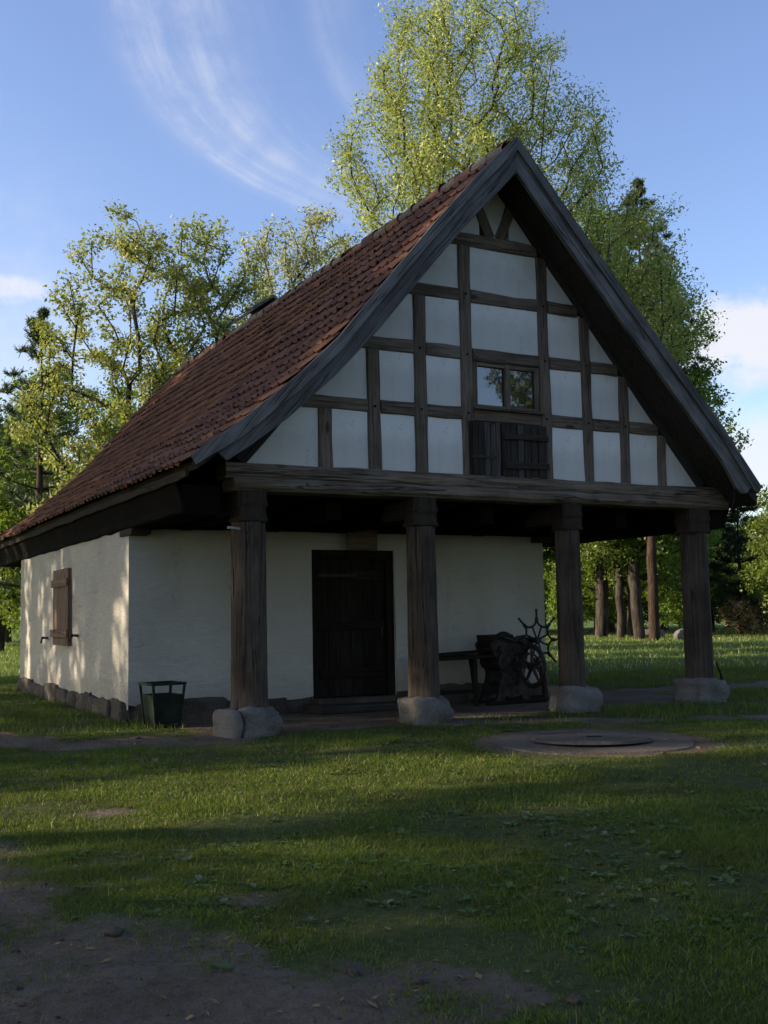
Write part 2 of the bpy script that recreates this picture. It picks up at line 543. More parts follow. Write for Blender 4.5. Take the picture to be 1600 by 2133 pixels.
def prism(name, pts, y0, y1, mat, parent, ang=0.0, origin=None):
    """polygon in the xz plane, extruded from y0 to y1; local X turned by ang (about y) for the grain"""
    o = origin or pts[0]
    ca, sa = math.cos(ang), math.sin(ang)
    mw = Matrix(((ca, 0, -sa, o[0]), (0, 1, 0, 0), (sa, 0, ca, o[1]), (0, 0, 0, 1)))
    inv = mw.inverted()
    V = [inv @ Vector((x, y0, z)) for x, z in pts] + [inv @ Vector((x, y1, z)) for x, z in pts]
    n = len(pts)
    F = [tuple(range(n)), tuple(range(2 * n - 1, n - 1, -1))]
    F += [(i, i + n, (i + 1) % n + n, (i + 1) % n) for i in range(n)]
    me = mesh(name, V, F)
    import bmesh
    bm = bmesh.new(); bm.from_mesh(me)
    bmesh.ops.recalc_face_normals(bm, faces=bm.faces)
    bm.to_mesh(me); bm.free()
    return link(name, me, parent, mat, mw)


def box(name, x0, x1, y0, y1, z0, z1, mat, parent=None, jit=0.0):
    V = [(x, y, z) for z in (z0, z1) for y in (y0, y1) for x in (x0, x1)]
    V = [Vector(v) + Vector([random.gauss(0, jit) for _ in range(3)]) for v in V]
    F = [(0, 2, 3, 1), (4, 5, 7, 6), (0, 1, 5, 4), (2, 6, 7, 3), (0, 4, 6, 2), (1, 3, 7, 5)]
    c = Vector(((x0 + x1) / 2, (y0 + y1) / 2, z0))
    return link(name, mesh(name, [v - c for v in V], F), parent, mat, Matrix.Translation(c))


def tube_data(pts, rad, k=8):
    V, F = [], []
    pts = [Vector(p) for p in pts]
    n = len(pts)
    if not isinstance(rad, (list, tuple)):
        rad = [rad] * n
    prev = None
    for i, p in enumerate(pts):
        d = (pts[min(i + 1, n - 1)] - pts[max(i - 1, 0)]).normalized()
        a = prev if prev is not None else (Vector((0, 0, 1)) if abs(d.z) < 0.9 else Vector((1, 0, 0)))
        a = (a - d * a.dot(d)).normalized()
        b = d.cross(a)
        prev = a
        for j in range(k):
            t = 2 * math.pi * j / k
            V.append(p + (a * math.cos(t) + b * math.sin(t)) * rad[i])
    for i in range(n - 1):
        for j in range(k):
            F.append((i * k + j, i * k + (j + 1) % k, (i + 1) * k + (j + 1) % k, (i + 1) * k + j))
    F.append(tuple(range(k - 1, -1, -1)))
    F.append(tuple((n - 1) * k + j for j in range(k)))
    return V, F


def tubes(name, items, mat, parent, k=8):
    V, F = [], []
    for pts, r in items:
        v, f = tube_data(pts, r, k)
        b = len(V)
        V += v
        F += [tuple(i + b for i in q_) for q_ in f]
    return link(name, mesh(name, V, F, False), parent, mat)


def vnoise(x, y, seed=0):
    """smooth 2-D value noise in [0,1], numpy"""
    x = np.asarray(x, float); y = np.asarray(y, float)
    xi, yi = np.floor(x).astype(np.int64), np.floor(y).astype(np.int64)
    fx, fy = x - xi, y - yi
    fx = fx * fx * (3 - 2 * fx); fy = fy * fy * (3 - 2 * fy)

    def h(a, b):
        n = (a * 374761393 + b * 668265263 + seed * 974634777) & 0xffffffff
        n = ((n ^ (n >> 13)) * 1274126177) & 0xffffffff
        return ((n ^ (n >> 16)) & 0xffff) / 65535.0
    return (h(xi, yi) * (1 - fx) + h(xi + 1, yi) * fx) * (1 - fy) + (h(xi, yi + 1) * (1 - fx) + h(xi + 1, yi + 1) * fx) * fy


def fbm(x, y, seed=0, oct=4):
    s, a, t = 0, 0.5, 0
    for i in range(oct):
        s = s + a * vnoise(np.asarray(x) * 2 ** i, np.asarray(y) * 2 ** i, seed + i * 17)
        t += a
        a *= 0.5
    return s / t


def boulder(name, c, size, mat, parent=None, seed=0, square=0.6, rot=0.0, sub=3, rough=0.10):
    """rounded field stone: a squared-off sphere with lumps"""
    import bmesh
    bm = bmesh.new()
    bmesh.ops.create_icosphere(bm, subdivisions=sub, radius=1.0)
    r = random.Random(seed)
    ph = [r.uniform(0, 6.28) for _ in range(12)]
    for v in bm.verts:
        p = v.co.copy()
        mx = max(abs(p.x), abs(p.y), abs(p.z))
        p = p.lerp(p / mx, square)
        n = (math.sin(3.1 * p.x + ph[0]) * math.sin(2.7 * p.y + ph[1]) + 0.7 * math.sin(4.3 * p.z + ph[2] + 2 * p.x)
             + 0.5 * math.sin(7.0 * p.y + ph[3]) * math.sin(6.1 * p.x + ph[4]) + 0.3 * math.sin(11 * p.z + ph[5]) * math.sin(12 * p.x + ph[6]))
        p *= 1 + rough * n * 0.6
        v.co = Vector((p.x * size[0] / 2, p.y * size[1] / 2, p.z * size[2] / 2))
    me = bpy.data.meshes.new(name)
    bm.to_mesh(me); bm.free()
    me.polygons.foreach_set('use_smooth', [True] * len(me.polygons))
    return link(name, me, parent, mat, Matrix.Translation(c) @ Matrix.Rotation(rot, 4, 'Z'))


# ------------------------------------------------------------------ ground


def seg_dist(x, y, pts):
    """distance to a polyline"""
    best = np.full(np.shape(x), 1e9)
    for (x0, y0), (x1, y1) in zip(pts[:-1], pts[1:]):
        dx, dy = x1 - x0, y1 - y0
        t = np.clip(((x - x0) * dx + (y - y0) * dy) / (dx * dx + dy * dy), 0, 1)
        best = np.minimum(best, np.hypot(x - x0 - t * dx, y - y0 - t * dy))
    return best


def sstep(v, a, b):
    t = np.clip((v - a) / (b - a), 0, 1)
    return t * t * (3 - 2 * t)


def bare(x, y):
    """1 where the soil is trodden bare, 0 under grass"""
    x = np.asarray(x, float); y = np.asarray(y, float)
    n = fbm(x * 1.1, y * 1.1, 3, 4)
    n2 = fbm(x * 3.1 + 5, y * 3.1, 9, 3)
    e = (n - 0.5) * 1.3 + (n2 - 0.5) * 0.9
    b = np.zeros_like(x)
    # worn corner at the near left
    d = seg_dist(x, y, [(-5.2, -3.4), (-4.2, -4.9), (-3.65, -6.2), (-3.35, -7.4), (-3.2, -8.6), (-3.2, -9.6)])
    b = np.maximum(b, 0.95 * (1 - sstep(d + e * 1.2, 0.0, 1.15)))
    d = seg_dist(x, y, [(-3.3, -7.5), (-2.7, -7.8), (-2.35, -8.3)])
    b = np.maximum(b, 0.6 * (1 - sstep(d + e * 0.9, 0.0, 0.45)))
    d = np.hypot(x + 2.5, (y + 3.85) * 1.4)
    b = np.maximum(b, 0.8 * (1 - sstep(d + e * 0.3, 0.08, 0.3)))
    d = np.hypot(x + 2.6, (y + 6.75) * 1.4)
    b = np.maximum(b, 0.6 * (1 - sstep(d + e * 0.4, 0.1, 0.5)))
    # path along the front of the house, round the left corner
    d = seg_dist(x, y, [(-6.5, 3.2), (-3.2, 2.2), (-1.9, 0.55), (-0.6, -0.25), (0.4, 0.6)])
    b = np.maximum(b, 1 - sstep(d + e * 0.5, 0.30, 0.75))
    # porch floor
    inx = sstep(x, -0.7, -0.2) * (1 - sstep(x, 7.0, 7.8))
    iny = sstep(y + e * 0.5, -0.35, 0.15) * (1 - sstep(y, 10.5, 12.0))
    b = np.maximum(b, inx * iny)
    # strip in front of the right-hand pillars, and the path leading off to the right
    d = seg_dist(x, y, [(2.4, -0.3), (4.2, -1.3), (6.0, -2.3), (9.0, -4.2)])
    b = np.maximum(b, 0.8 * (1 - sstep(d + e * 0.7, 0.15, 0.6)))
    d = seg_dist(x, y, [(6.2, 2.3), (8.4, 1.9), (10.3, 1.7), (14.0, 1.4), (30, -2)])
    b = np.maximum(b, 1 - sstep(d + e * 0.5, 0.35, 0.85))
    # round the slab
    d = np.hypot(x - 2.6, y + 2.85)
    b = np.maximum(b, 0.9 * (1 - sstep(d + e * 0.3, 1.1, 1.35)))
    return np.clip(b, 0, 1)


def ground_z(x, y):
    x = np.asarray(x, float); y = np.asarray(y, float)
    r = np.hypot(x - 2, y - 2)
    z = (fbm(x * 0.55, y * 0.55, 21, 3) - 0.5) * 0.10 + (fbm(x * 2.3, y * 2.3, 31, 3) - 0.5) * 0.05
    flat = sstep(x, -1.6, -0.6) * (1 - sstep(x, 7.4, 8.6)) * sstep(y, -0.9, 0.0) * (1 - sstep(y, 11, 12))
    d = np.hypot(x - 2.6, y + 2.85)
    flat = np.maximum(flat, 1 - sstep(d, 1.1, 1.9))
    z = z * (1 - 0.85 * flat)
    z = z + sstep(r, 25, 120) * (fbm(x * 0.03, y * 0.03, 41, 2) - 0.5) * 0.6
    return z


def axis(lo, a, b, hi, step):
    near = np.arange(a, b + 1e-6, step)
    left, v, s = [], a, step
    while v > lo:
        s *= 1.25; v -= s; left.append(v)
    right, v, s = [], near[-1], step
    while v < hi:
        s *= 1.25; v += s; right.append(v)
    return np.array(left[::-1] + list(near) + right)


gx = axis(-900, -7, 11, 900, 0.10)
gy = axis(-900, -10.5, 4, 900, 0.10)
GX, GY = np.meshgrid(gx, gy)
GZ = ground_z(GX, GY)
nx, ny = len(gx), len(gy)
idx = np.arange(nx * ny).reshape(ny, nx)
F = np.stack([idx[:-1, :-1], idx[:-1, 1:], idx[1:, 1:], idx[1:, :-1]], -1).reshape(-1, 4)
me = fast_mesh('ground', np.stack([GX, GY, GZ], -1).reshape(-1, 3), F, smooth=True)
a = me.attributes.new('soil', 'FLOAT', 'POINT')
a.data.foreach_set('value', bare(GX, GY).astype(np.float32).ravel())
m, q, out = new_mat('lawn_and_soil')
tcn = q.node('ShaderNodeTexCoord')
v = tcn.outputs['Object']
at = q.node('ShaderNodeAttribute', attribute_name='soil')
n1 = q.noise(v, 1.3, 6, 0.6)
n2 = q.noise(v, 14, 5, 0.65)
n3 = q.noise(v, 70, 3, 0.6)
soil = q.mix(q.ramp(n1, 0.35, 0.7), (0.105, 0.077, 0.055), (0.170, 0.131, 0.100))
soil = q.mix(q.math('MULTIPLY', q.ramp(n2, 0.45, 0.7), 0.6), soil, (0.065, 0.045, 0.032))
soil = q.mix(q.math('MULTIPLY', q.ramp(n3, 0.58, 0.75), 0.4), soil, (0.22, 0.175, 0.135))
turf = q.mix(q.ramp(n2, 0.3, 0.7), (0.038, 0.050, 0.014), (0.075, 0.085, 0.026))
turf = q.mix(q.math('MULTIPLY', q.ramp(n1, 0.45, 0.75), 0.4), turf, (0.10, 0.10, 0.035))
far = q.mix(q.ramp(q.noise(v, 0.25, 5), 0.3, 0.7), (0.075, 0.125, 0.022), (0.12, 0.17, 0.035))
sepn = q.node('ShaderNodeSeparateXYZ')
q.nt.links.new(v, sepn.inputs[0])
turf = q.mix(q.ramp(sepn.outputs[1], 4, 18), turf, far)
fm = q.ramp(q.math('ADD', at.outputs['Fac'], q.math('MULTIPLY', q.math('SUBTRACT', n2, 0.5), 0.7)), 0.3, 0.62)
c = q.mix(fm, turf, soil)
n5 = q.noise(v, 4.5, 4, 0.6)
soil_relief = q.math('ADD', q.math('MULTIPLY', n5, 1.6), q.math('ADD', n2, q.math('MULTIPLY', n3, 0.4)))
principled(q, out, c, 0.95, 0.1, soil_relief, 0.9, 0.05)
ground = link('ground', me, None, m)
tag(ground, kind='structure')

# ------------------------------------------------------------------ the house
HO = Vector((3.45, 5.0, 0.0))
house = empty('half_timbered_house', HO)
tag(house, 'white half-timbered house with red tiled roof and pillared porch', 'house')

ZS, ZC, ZB = 0.31, 2.41, 3.09          # stone top, capital underside, gable sill beam top
CEIL = 2.50
S = 2.3
XW0, XW1, YW, YF = -0.80, 5.83, 2.21, 10.1
YB, YV = 13.0, -0.69                    # back verge, front verge
XM = 3.45


def grid_wall(name, u0, u1, v0, v1, fn, holes, mat, parent, du=0.25):
    """wall face as a grid of quads with rectangular openings; fn(u,v)->xyz"""
    us = sorted(set([round(x, 4) for x in np.linspace(u0, u1, max(2, int((u1 - u0) / du)))] + [h for r in holes for h in r[:2]]))
    vs_ = sorted(set([round(x, 4) for x in np.linspace(v0, v1, max(2, int((v1 - v0) / du)))] + [h for r in holes for h in r[2:]]))
    V = [fn(u, v_) for v_ in vs_ for u in us]
    F = []
    for j in range(len(vs_) - 1):
        for i in range(len(us) - 1):
            uc, vc = (us[i] + us[i + 1]) / 2, (vs_[j] + vs_[j + 1]) / 2
            if any(r[0] < uc < r[1] and r[2] < vc < r[3] for r in holes):
                continue
            k = j * len(us) + i
            F.append((k, k + 1, k + 1 + len(us), k + len(us)))
    return V, F


def wob2(u, v_, s=0):
    return (float(fbm(u * 0.9 + s, v_ * 0.9, 50 + s, 3)) - 0.5) * 0.05


# four plastered walls as one shell, the door opening cut through the front
DX0, DX1, DZ1 = 1.80, 3.13, 2.26
V, F = [], []


def add(vf, flip=False):
    v_, f_ = vf
    b_ = len(V)
    V.extend(v_)
    F.extend([tuple(i + b_ for i in (q_[::-1] if flip else q_)) for q_ in f_])


def wz0(u, w):
    return w if w > 0.161 else 0.13 + 0.16 * float(fbm(u * 2.1, 0.3, 88, 3))


add(grid_wall('', XW0, XW1, 0.16, CEIL + 0.12, lambda u, w: (u, YW + (wob2(u, w) if XW0 < u < XW1 else 0), wz0(u, w)), [(DX0, DX1, 0.16, DZ1)], None, None))
add(grid_wall('', YW, YF, 0.16, CEIL + 0.12, lambda u, w: (XW0 + (wob2(u, w, 3) if YW < u < YF else 0), u, wz0(u + 9, w) if YW < u < YF else w), [], None, None), True)
add(grid_wall('', YW, YF, 0.16, CEIL + 0.12, lambda u, w: (XW1, u, w), [], None, None))
add(grid_wall('', XW0, XW1, 0.16, CEIL + 0.12, lambda u, w: (u, YF, w), [], None, None), True)
# door reveals
for x in (DX0, DX1):
    add(([(x, YW, 0.16), (x, YW + 0.25, 0.16), (x, YW + 0.25, DZ1), (x, YW, DZ1)], [(0, 1, 2, 3)]), x == DX1)
add(([(DX0, YW, DZ1), (DX1, YW, DZ1), (DX1, YW + 0.25, DZ1), (DX0, YW + 0.25, DZ1)], [(0, 1, 2, 3)]))
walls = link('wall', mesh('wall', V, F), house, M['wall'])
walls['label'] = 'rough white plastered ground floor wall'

# plinth of field stones
rs = random.Random(5)


def plinth_row(p0, p1, outward, skip=None):
    p0, p1 = Vector(p0), Vector(p1)
    L = (p1 - p0).length
    d = (p1 - p0).normalized()
    t = 0.0
    k = 0
    while t < L - 0.1:
        w = min(rs.choice((0.35, 0.55, 0.8, 1.1)) * rs.uniform(0.85, 1.15), L - t)
        if L - t - w < 0.3:
            w = L - t
        c = p0 + d * (t + w / 2) + Vector(outward) * 0.02
        if not (skip and skip[0] < c.x < skip[1]):
            h = rs.uniform(0.40, 0.50)
            ang = math.atan2(d.y, d.x)
            boulder('plinth_stone', (c.x, c.y, 0.265 - h / 2 + rs.uniform(-0.04, 0.02)), (w * 1.16, 0.5, h), M['plinth'], house,
                    rs.randint(0, 9999), rs.uniform(0.86, 0.98), ang + rs.gauss(0, 0.05), 4, 0.075)
        t += w
        k += 1


for a_ in ((XW0 + 0.03, XW0 + 0.4, YW + 0.05, YF), (XW0 + 0.4, DX0, YW + 0.03, YW + 0.4), (DX1, XW1, YW + 0.03, YW + 0.4), (XW1 - 0.4, XW1 - 0.03, YW + 0.4, YF)):
    box('plinth_core', a_[0], a_[1], a_[2], a_[3], -0.1, 0.22, M['plinth'], house)
plinth_row((XW0 + 0.225, YW + 0.1, 0), (XW0 + 0.225, YF, 0), (-1, 0, 0))
plinth_row((XW0 + 0.1, YW + 0.232, 0), (XW1, YW + 0.232, 0), (0, -1, 0), (DX0 - 0.1, DX1 + 0.1))
plinth_row((XW1 - 0.18, YW + 0.4, 0), (XW1 - 0.18, YF, 0), (1, 0, 0))
box('door_step', 1.65, 3.10, 1.62, 2.12, 0.0, 0.10, M['dark'], house, 0.008)
box('door_step', 1.80, 3.02, 2.00, 2.40, 0.0, 0.17, M['plinth'], house, 0.005)

# door: frame, planks, ledges, latch
YD = YW + 0.10
frame_ = prism('door', [(DX0, 0.17), (DX0, DZ1 - 0.002), (DX1, DZ1 - 0.002), (DX1, 0.17), (DX1 - 0.11, 0.17), (DX1 - 0.11, DZ1 - 0.13),
                        (DX0 + 0.11, DZ1 - 0.13), (DX0 + 0.11, 0.17)], YD - 0.06, YD + 0.12, M['door'], house, math.pi / 2)
frame_['label'] = 'nearly black wooden plank door'
xs = np.linspace(DX0 + 0.115, DX1 - 0.115, 7)
for i in range(6):
    timber('plank', ((xs[i] + xs[i + 1]) / 2, YD + 0.02 + random.uniform(-.004, .004), 0.18), ((xs[i] + xs[i + 1]) / 2, YD + 0.02, DZ1 - 0.135),
           0.03, xs[i + 1] - xs[i] - 0.008, M['door'], frame_, 0.004, 0.001, upv=(1, 0, 0))
for z in (0.5, 1.18, 1.9):
    timber('ledge', (DX0 + 0.14, YD - 0.012, z), (DX1 - 0.14, YD - 0.012, z), 0.03, 0.13, M['door'], frame_, 0.006, 0.002)
tubes('latch', [([(DX1 - 0.22, YD - 0.03, 1.15), (DX1 - 0.22, YD - 0.09, 1.15), (DX1 - 0.22, YD - 0.09, 1.02), (DX1 - 0.22, YD - 0.03, 1.0)], 0.012)], M['iron'], frame_)
timber('hinge_strap', (DX0 + 0.12, YD - 0.03, 1.9), (DX0 + 0.75, YD - 0.03, 1.9), 0.008, 0.045, M['iron'], frame_, 0.002, 0.001)

# shutter on the left wall
sh = box('shutter', XW0 - 0.035, XW0 - 0.003, 5.60, 6.74, 0.94, 2.14, M['shutter'], house)
sh['label'] = 'closed brown plank shutter on the side wall'
bpy.data.objects.remove(sh)
sh = prism('shutter', [(0, 0), (1.16, 0), (1.16, 1.22), (0, 1.22)], -0.01, 0.012, M['shutter'], house)
mw = Matrix(((0, 1, 0, XW0 - 0.02), (1, 0, 0, 5.58), (0, 0, 1, 0.93), (0, 0, 0, 1)))
sh.matrix_basis = mw; W[sh.name] = mw
sh['label'] = 'closed brown plank shutter on the side wall'
ys = [5.58, 5.93, 6.36, 6.74]
for i in range(3):
    timber('plank', (XW0 - 0.045, (ys[i] + ys[i + 1]) / 2, 0.93), (XW0 - 0.045, (ys[i] + ys[i + 1]) / 2, 2.15), ys[i + 1] - ys[i] - 0.012, 0.028,
           M['shutter'], sh, 0.004, 0.001, upv=(1, 0, 0))
for z in (1.12, 1.93):
    timber('ledge', (XW0 - 0.077, 5.56, z), (XW0 - 0.077, 6.79, z), 0.032, 0.12, M['shutter'], sh, 0.006, 0.002)
for y, z in ((7.40, 1.03), (5.12, 1.09)):
    tubes('shutter_hook', [([(XW0 + 0.02, y, z), (XW0 - 0.10, y, z + 0.01), (XW0 - 0.12, y - 0.02, z - 0.08)], 0.022),
                           ([(XW0 - 0.06, y - 0.1, z + 0.01), (XW0 - 0.06, y + 0.1, z)], 0.018)], M['iron'], house, 6)

# pillars on boulders
pw = [0.40, 0.385, 0.37, 0.43]
for i in range(4):
    x = i * S
    w = pw[i]
    n = 14
    rr = random.Random(40 + i)
    V, F = [], []
    k = 16
    for j in range(n + 1):
        t = j / n
        s = (w / 2) * (1.05 - 0.07 * t)
        if t < 0.05:
            s *= 1.03
        for a_ in range(k):
            th = 2 * math.pi * (a_ + 0.5) / k
            cx_, cy_ = math.cos(th), math.sin(th)
            # chamfered square section
            r_ = min(1 / max(abs(cx_), abs(cy_)), 1.27 / (abs(cx_) + abs(cy_)))
            r_ *= 1 + 0.012 * math.sin(3 * th + i + t * 3) + rr.gauss(0, 0.006)
            groove = 1 - (0.09 if a_ == (11 + i * 2) % 16 and 0.02 < t < 0.97 else 0.0)
            V.append((t * (ZC - ZS + 0.03), s * r_ * groove * cx_, s * r_ * groove * cy_))
    for j in range(n):
        for a_ in range(k):
            F.append((j * k + a_, j * k + (a_ + 1) % k, (j + 1) * k + (a_ + 1) % k, (j + 1) * k + a_))
    F.append(tuple(range(k - 1, -1, -1)))
    F.append(tuple(n * k + a_ for a_ in range(k)))
    # local X up
    mw = Matrix(((0, 1, 0, x), (0, 0, 1, 0.0), (1, 0, 0, ZS - 0.03), (0, 0, 0, 1)))
    pl = link('pillar', mesh('pillar', V, F), house, M['pillar'], mw)
    # capital: moulded block flaring to the beam
    prof = [(0.0, 0.98), (0.015, 1.05), (0.04, 1.05), (0.055, 0.97), (0.15, 0.95), (0.18, 1.0), (0.205, 1.04), (0.235, 1.04), (0.25, 0.98), (0.36, 0.98)]
    V, F = [], []
    for (h_, s_) in prof:
        for (cx_, cy_) in ((-1, -0.75), (-0.75, -1), (0.75, -1), (1, -0.75), (1, 0.75), (0.75, 1), (-0.75, 1), (-1, 0.75)):
            V.append((h_, 0.90 * w / 2 * s_ * cx_ + rr.gauss(0, 0.003), 0.90 * w / 2 * s_ * cy_ + rr.gauss(0, 0.003)))
    for j in range(len(prof) - 1):
        for a_ in range(8):
            F.append((j * 8 + a_, j * 8 + (a_ + 1) % 8, (j + 1) * 8 + (a_ + 1) % 8, (j + 1) * 8 + a_))
    F.append(tuple(range(7, -1, -1)))
    F.append(tuple((len(prof) - 1) * 8 + a_ for a_ in range(8)))
    mw = Matrix(((0, 1, 0, x), (0, 0, 1, 0.0), (1, 0, 0, ZC), (0, 0, 0, 1)))
    link('capital', mesh('capital', V, F), pl, M['eaves'], mw)  # darker than the shaft: shade under the beam put into its colour
    # saddle block under the long beams
    timber('saddle', (x, -0.10, 2.655), (x, 0.75, 2.655), 0.30, 0.27, M['dark'], pl, 0.03, 0.004, ends=(0.0, 0.1))
stones = [((0.05, -0.03, 0.12), (0.52, 0.58, 0.42), 11, 0.62, 0.1), ((2.30, -0.02, 0.11), (0.62, 0.60, 0.44), 22, 0.50, 0.0),
          ((4.60, -0.03, 0.13), (0.58, 0.56, 0.42), 33, 0.78, -0.12), ((6.93, 0.0, 0.12), (0.60, 0.56, 0.43), 44, 0.84, 0.05)]
for c_, s_, sd_, sq, ro in stones:
    boulder('pillar_stone', c_, s_, M['stone'], house, sd_, sq, ro, 4, 0.14)
boulder('pillar_stone', (-0.27, -0.04, 0.12), (0.19, 0.54, 0.40), M['stone'], house, 71, 0.5, 0.15, 3, 0.10)

# sill beam under the gable: two hewn timbers one on the other
timber('sill_beam', (-0.33, 0.02, 3.0), (7.50, 0.02, 3.0), 0.36, 0.178, M['beam'], house, 0.03, 0.005, seg=24, ends=(0, 0))
timber('sill_beam', (-0.24, 0.0, 2.845), (7.44, 0.0, 2.845), 0.40, 0.155, M['beam'], house, 0.045, 0.006, seg=24)

# porch ceiling joists and plates running back under the eaves
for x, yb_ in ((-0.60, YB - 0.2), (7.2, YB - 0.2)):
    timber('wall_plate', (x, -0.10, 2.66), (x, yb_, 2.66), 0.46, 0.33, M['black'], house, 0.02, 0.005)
for x in (-0.03, 1.2, 2.3, 3.45, 4.6, 5.75, 6.8):
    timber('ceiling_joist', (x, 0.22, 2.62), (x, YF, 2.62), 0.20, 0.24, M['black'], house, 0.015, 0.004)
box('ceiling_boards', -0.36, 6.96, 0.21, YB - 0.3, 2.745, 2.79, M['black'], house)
for x in (XW0 + 0.11, XW1 - 0.09):
    timber('beam_stub', (x, 2.0, 2.455), (x, 2.6, 2.455), 0.26, 0.09, M['dark'], house, 0.01, 0.003)
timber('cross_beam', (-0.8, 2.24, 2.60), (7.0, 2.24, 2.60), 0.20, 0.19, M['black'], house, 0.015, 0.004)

# ---- gable framing
HR = 0.17
Z1, Z2, Z3, Z4 = 3.98, 4.78, 5.555, 6.31
XA, XB, XC, XD, XE, XF, XG, XH = 3.01, 4.258, 2.304, 4.97, 1.642, 5.622, 0.967, 6.293
PWD = 0.175


def raf(x):
    """inner (lower) edge of the verge rafters at x"""
    return 7.09 - 1.14 * abs(x - XM)


def xraf(z, side):
    return XM + side * (7.09 - z) / 1.14


for x, zt, w in ((XA, Z4 - HR, 0.18), (XB, Z4 - HR, 0.17), (XC, Z3 - HR, 0.18), (XD, Z3 - HR, 0.165),
                 (XE, Z2 - HR, 0.18), (XF, Z2 - HR, 0.165), (XG, Z1 - HR, 0.19), (XH, Z1 - HR, 0.16)):
    timber('gable_post', (x + random.gauss(0, .004), 0, ZB), (x + random.gauss(0, .008), 0, zt), 0.17, w, M['timber'], house, 0.014, 0.004, upv=(1, 0, 0))


def rail(x0, x1, zt):
    timber('gable_rail', (x0, 0.003, zt - HR / 2), (x1, 0.003, zt - HR / 2), 0.165, HR, M['timber'], house, 0.014, 0.005)


h2 = PWD / 2 + 0.004
rail(xraf(Z4, -1) - 0.05, xraf(Z4, 1) + 0.05, Z4)
for a_, b_ in ((xraf(Z3, -1) - 0.05, XA - h2), (XA + h2, XB - h2), (XB + h2, xraf(Z3, 1) + 0.05)):
    rail(a_, b_, Z3)
for a_, b_ in ((xraf(Z2, -1) - 0.05, XC - h2), (XC + h2, XA - h2), (XA + h2, XB - h2), (XB + h2, XD - h2), (XD + h2, xraf(Z2, 1) + 0.05)):
    rail(a_, b_, Z2)
for a_, b_ in ((xraf(Z1, -1) - 0.05, XE - h2), (XE + h2, XC - h2), (XC + h2, XA - h2), (XA + h2, XB - h2), (XB + h2, XD - h2), (XD + h2, XF - h2), (XF + h2, xraf(Z1, 1) + 0.05)):
    rail(a_, b_, Z1)
for s_ in (-1, 1):
    timber('gable_strut', (XM + 0.06 + s_ * 0.07, 0.0, Z4), (XM + 0.06 + s_ * 0.31, 0.0, Z4 + 0.50), 0.15, 0.15, M['timber'], house, 0.01, 0.003, upv=(1, 0, 0))
    # verge rafter
    timber('verge_rafter', (XM, 0.0, 7.09 + 0.105), (XM + s_ * 3.58, 0.0, 7.09 + 0.105 - 1.14 * 3.58), 0.20, 0.145, M['dark'], house, 0.01, 0.003)
# wooden pegs
pegs = []
for x in (XA, XB):
    pegs += [(x, z - HR / 2 + random.uniform(-.02, .02)) for z in (Z1, Z2, Z3)]
pegs += [(XC, Z1 - .08), (XC, Z2 - .09), (XD, Z1 - .08), (XD, Z2 - .07), (XE, Z1 - .09), (XF, Z1 - .08)]
for x, z in pegs:
    tubes('peg', [([(x, 0.0, z), (x, -0.093, z)], 0.017)], M['door'], house, 7)


def clip(poly, f):
    """keep the part of the polygon where f(x,z) >= 0"""
    out_ = []
    for i in range(len(poly)):
        a_, b_ = poly[i], poly[(i + 1) % len(poly)]
        fa, fb = f(*a_), f(*b_)
        if fa >= 0:
            out_.append(a_)
        if (fa >= 0) != (fb >= 0):
            t = fa / (fa - fb)
            out_.append((a_[0] + (b_[0] - a_[0]) * t, a_[1] + (b_[1] - a_[1]) * t))
    return out_


def panel(x0, x1, z0, z1):
    e = 0.02
    p = [(x0 - e, z0 - e), (x1 + e, z0 - e), (x1 + e, z1 + e), (x0 - e, z1 + e)]
    p = clip(p, lambda x, z: 7.10 - 1.14 * (XM - x) - z)
    p = clip(p, lambda x, z: 7.10 - 1.14 * (x - XM) - z)
    if len(p) > 2:
        prism('plaster_panel', p, -0.055, 0.05, M['panel'], house)


w2 = PWD / 2
for z0, z1, cols in ((ZB, Z1 - HR, [-0.3, XG, XE, XC, XA, XB, XD, XF, XH, 7.2]), (Z1, Z2 - HR, [0, XE, XC, XA, XB, XD, XF, 7]),
                     (Z2, Z3 - HR, [0, XC, XA, XB, XD, 7]), (Z3, Z4 - HR, [0, XA, XB, 7])):
    for a_, b_ in zip(cols[:-1], cols[1:]):
        if (a_, b_) == (XA, XB) and z0 < Z2 - 0.1:
            continue
        panel(a_ + w2, b_ - w2, z0, z1)
panel(2.5, XM - 0.20, Z4, 7.2)
panel(XM + 0.32, 4.5, Z4, 7.2)
prism('plaster_panel', clip(clip([(XM + 0.045, Z4 - 0.01), (XM + 0.075, Z4 - 0.01), (XM + 0.40, 7.2), (XM - 0.28, 7.2)],
                                 lambda x, z: 7.10 - 1.14 * (XM - x) - z), lambda x, z: 7.10 - 1.14 * (x - XM) - z), -0.055, 0.05, M['panel'], house)

# dark backing behind the framing (attic boarding)
prism('attic_boarding', [(0.0, ZB), (6.9, ZB), (XM, 7.05)], 0.06, 0.10, M['dark'], house)

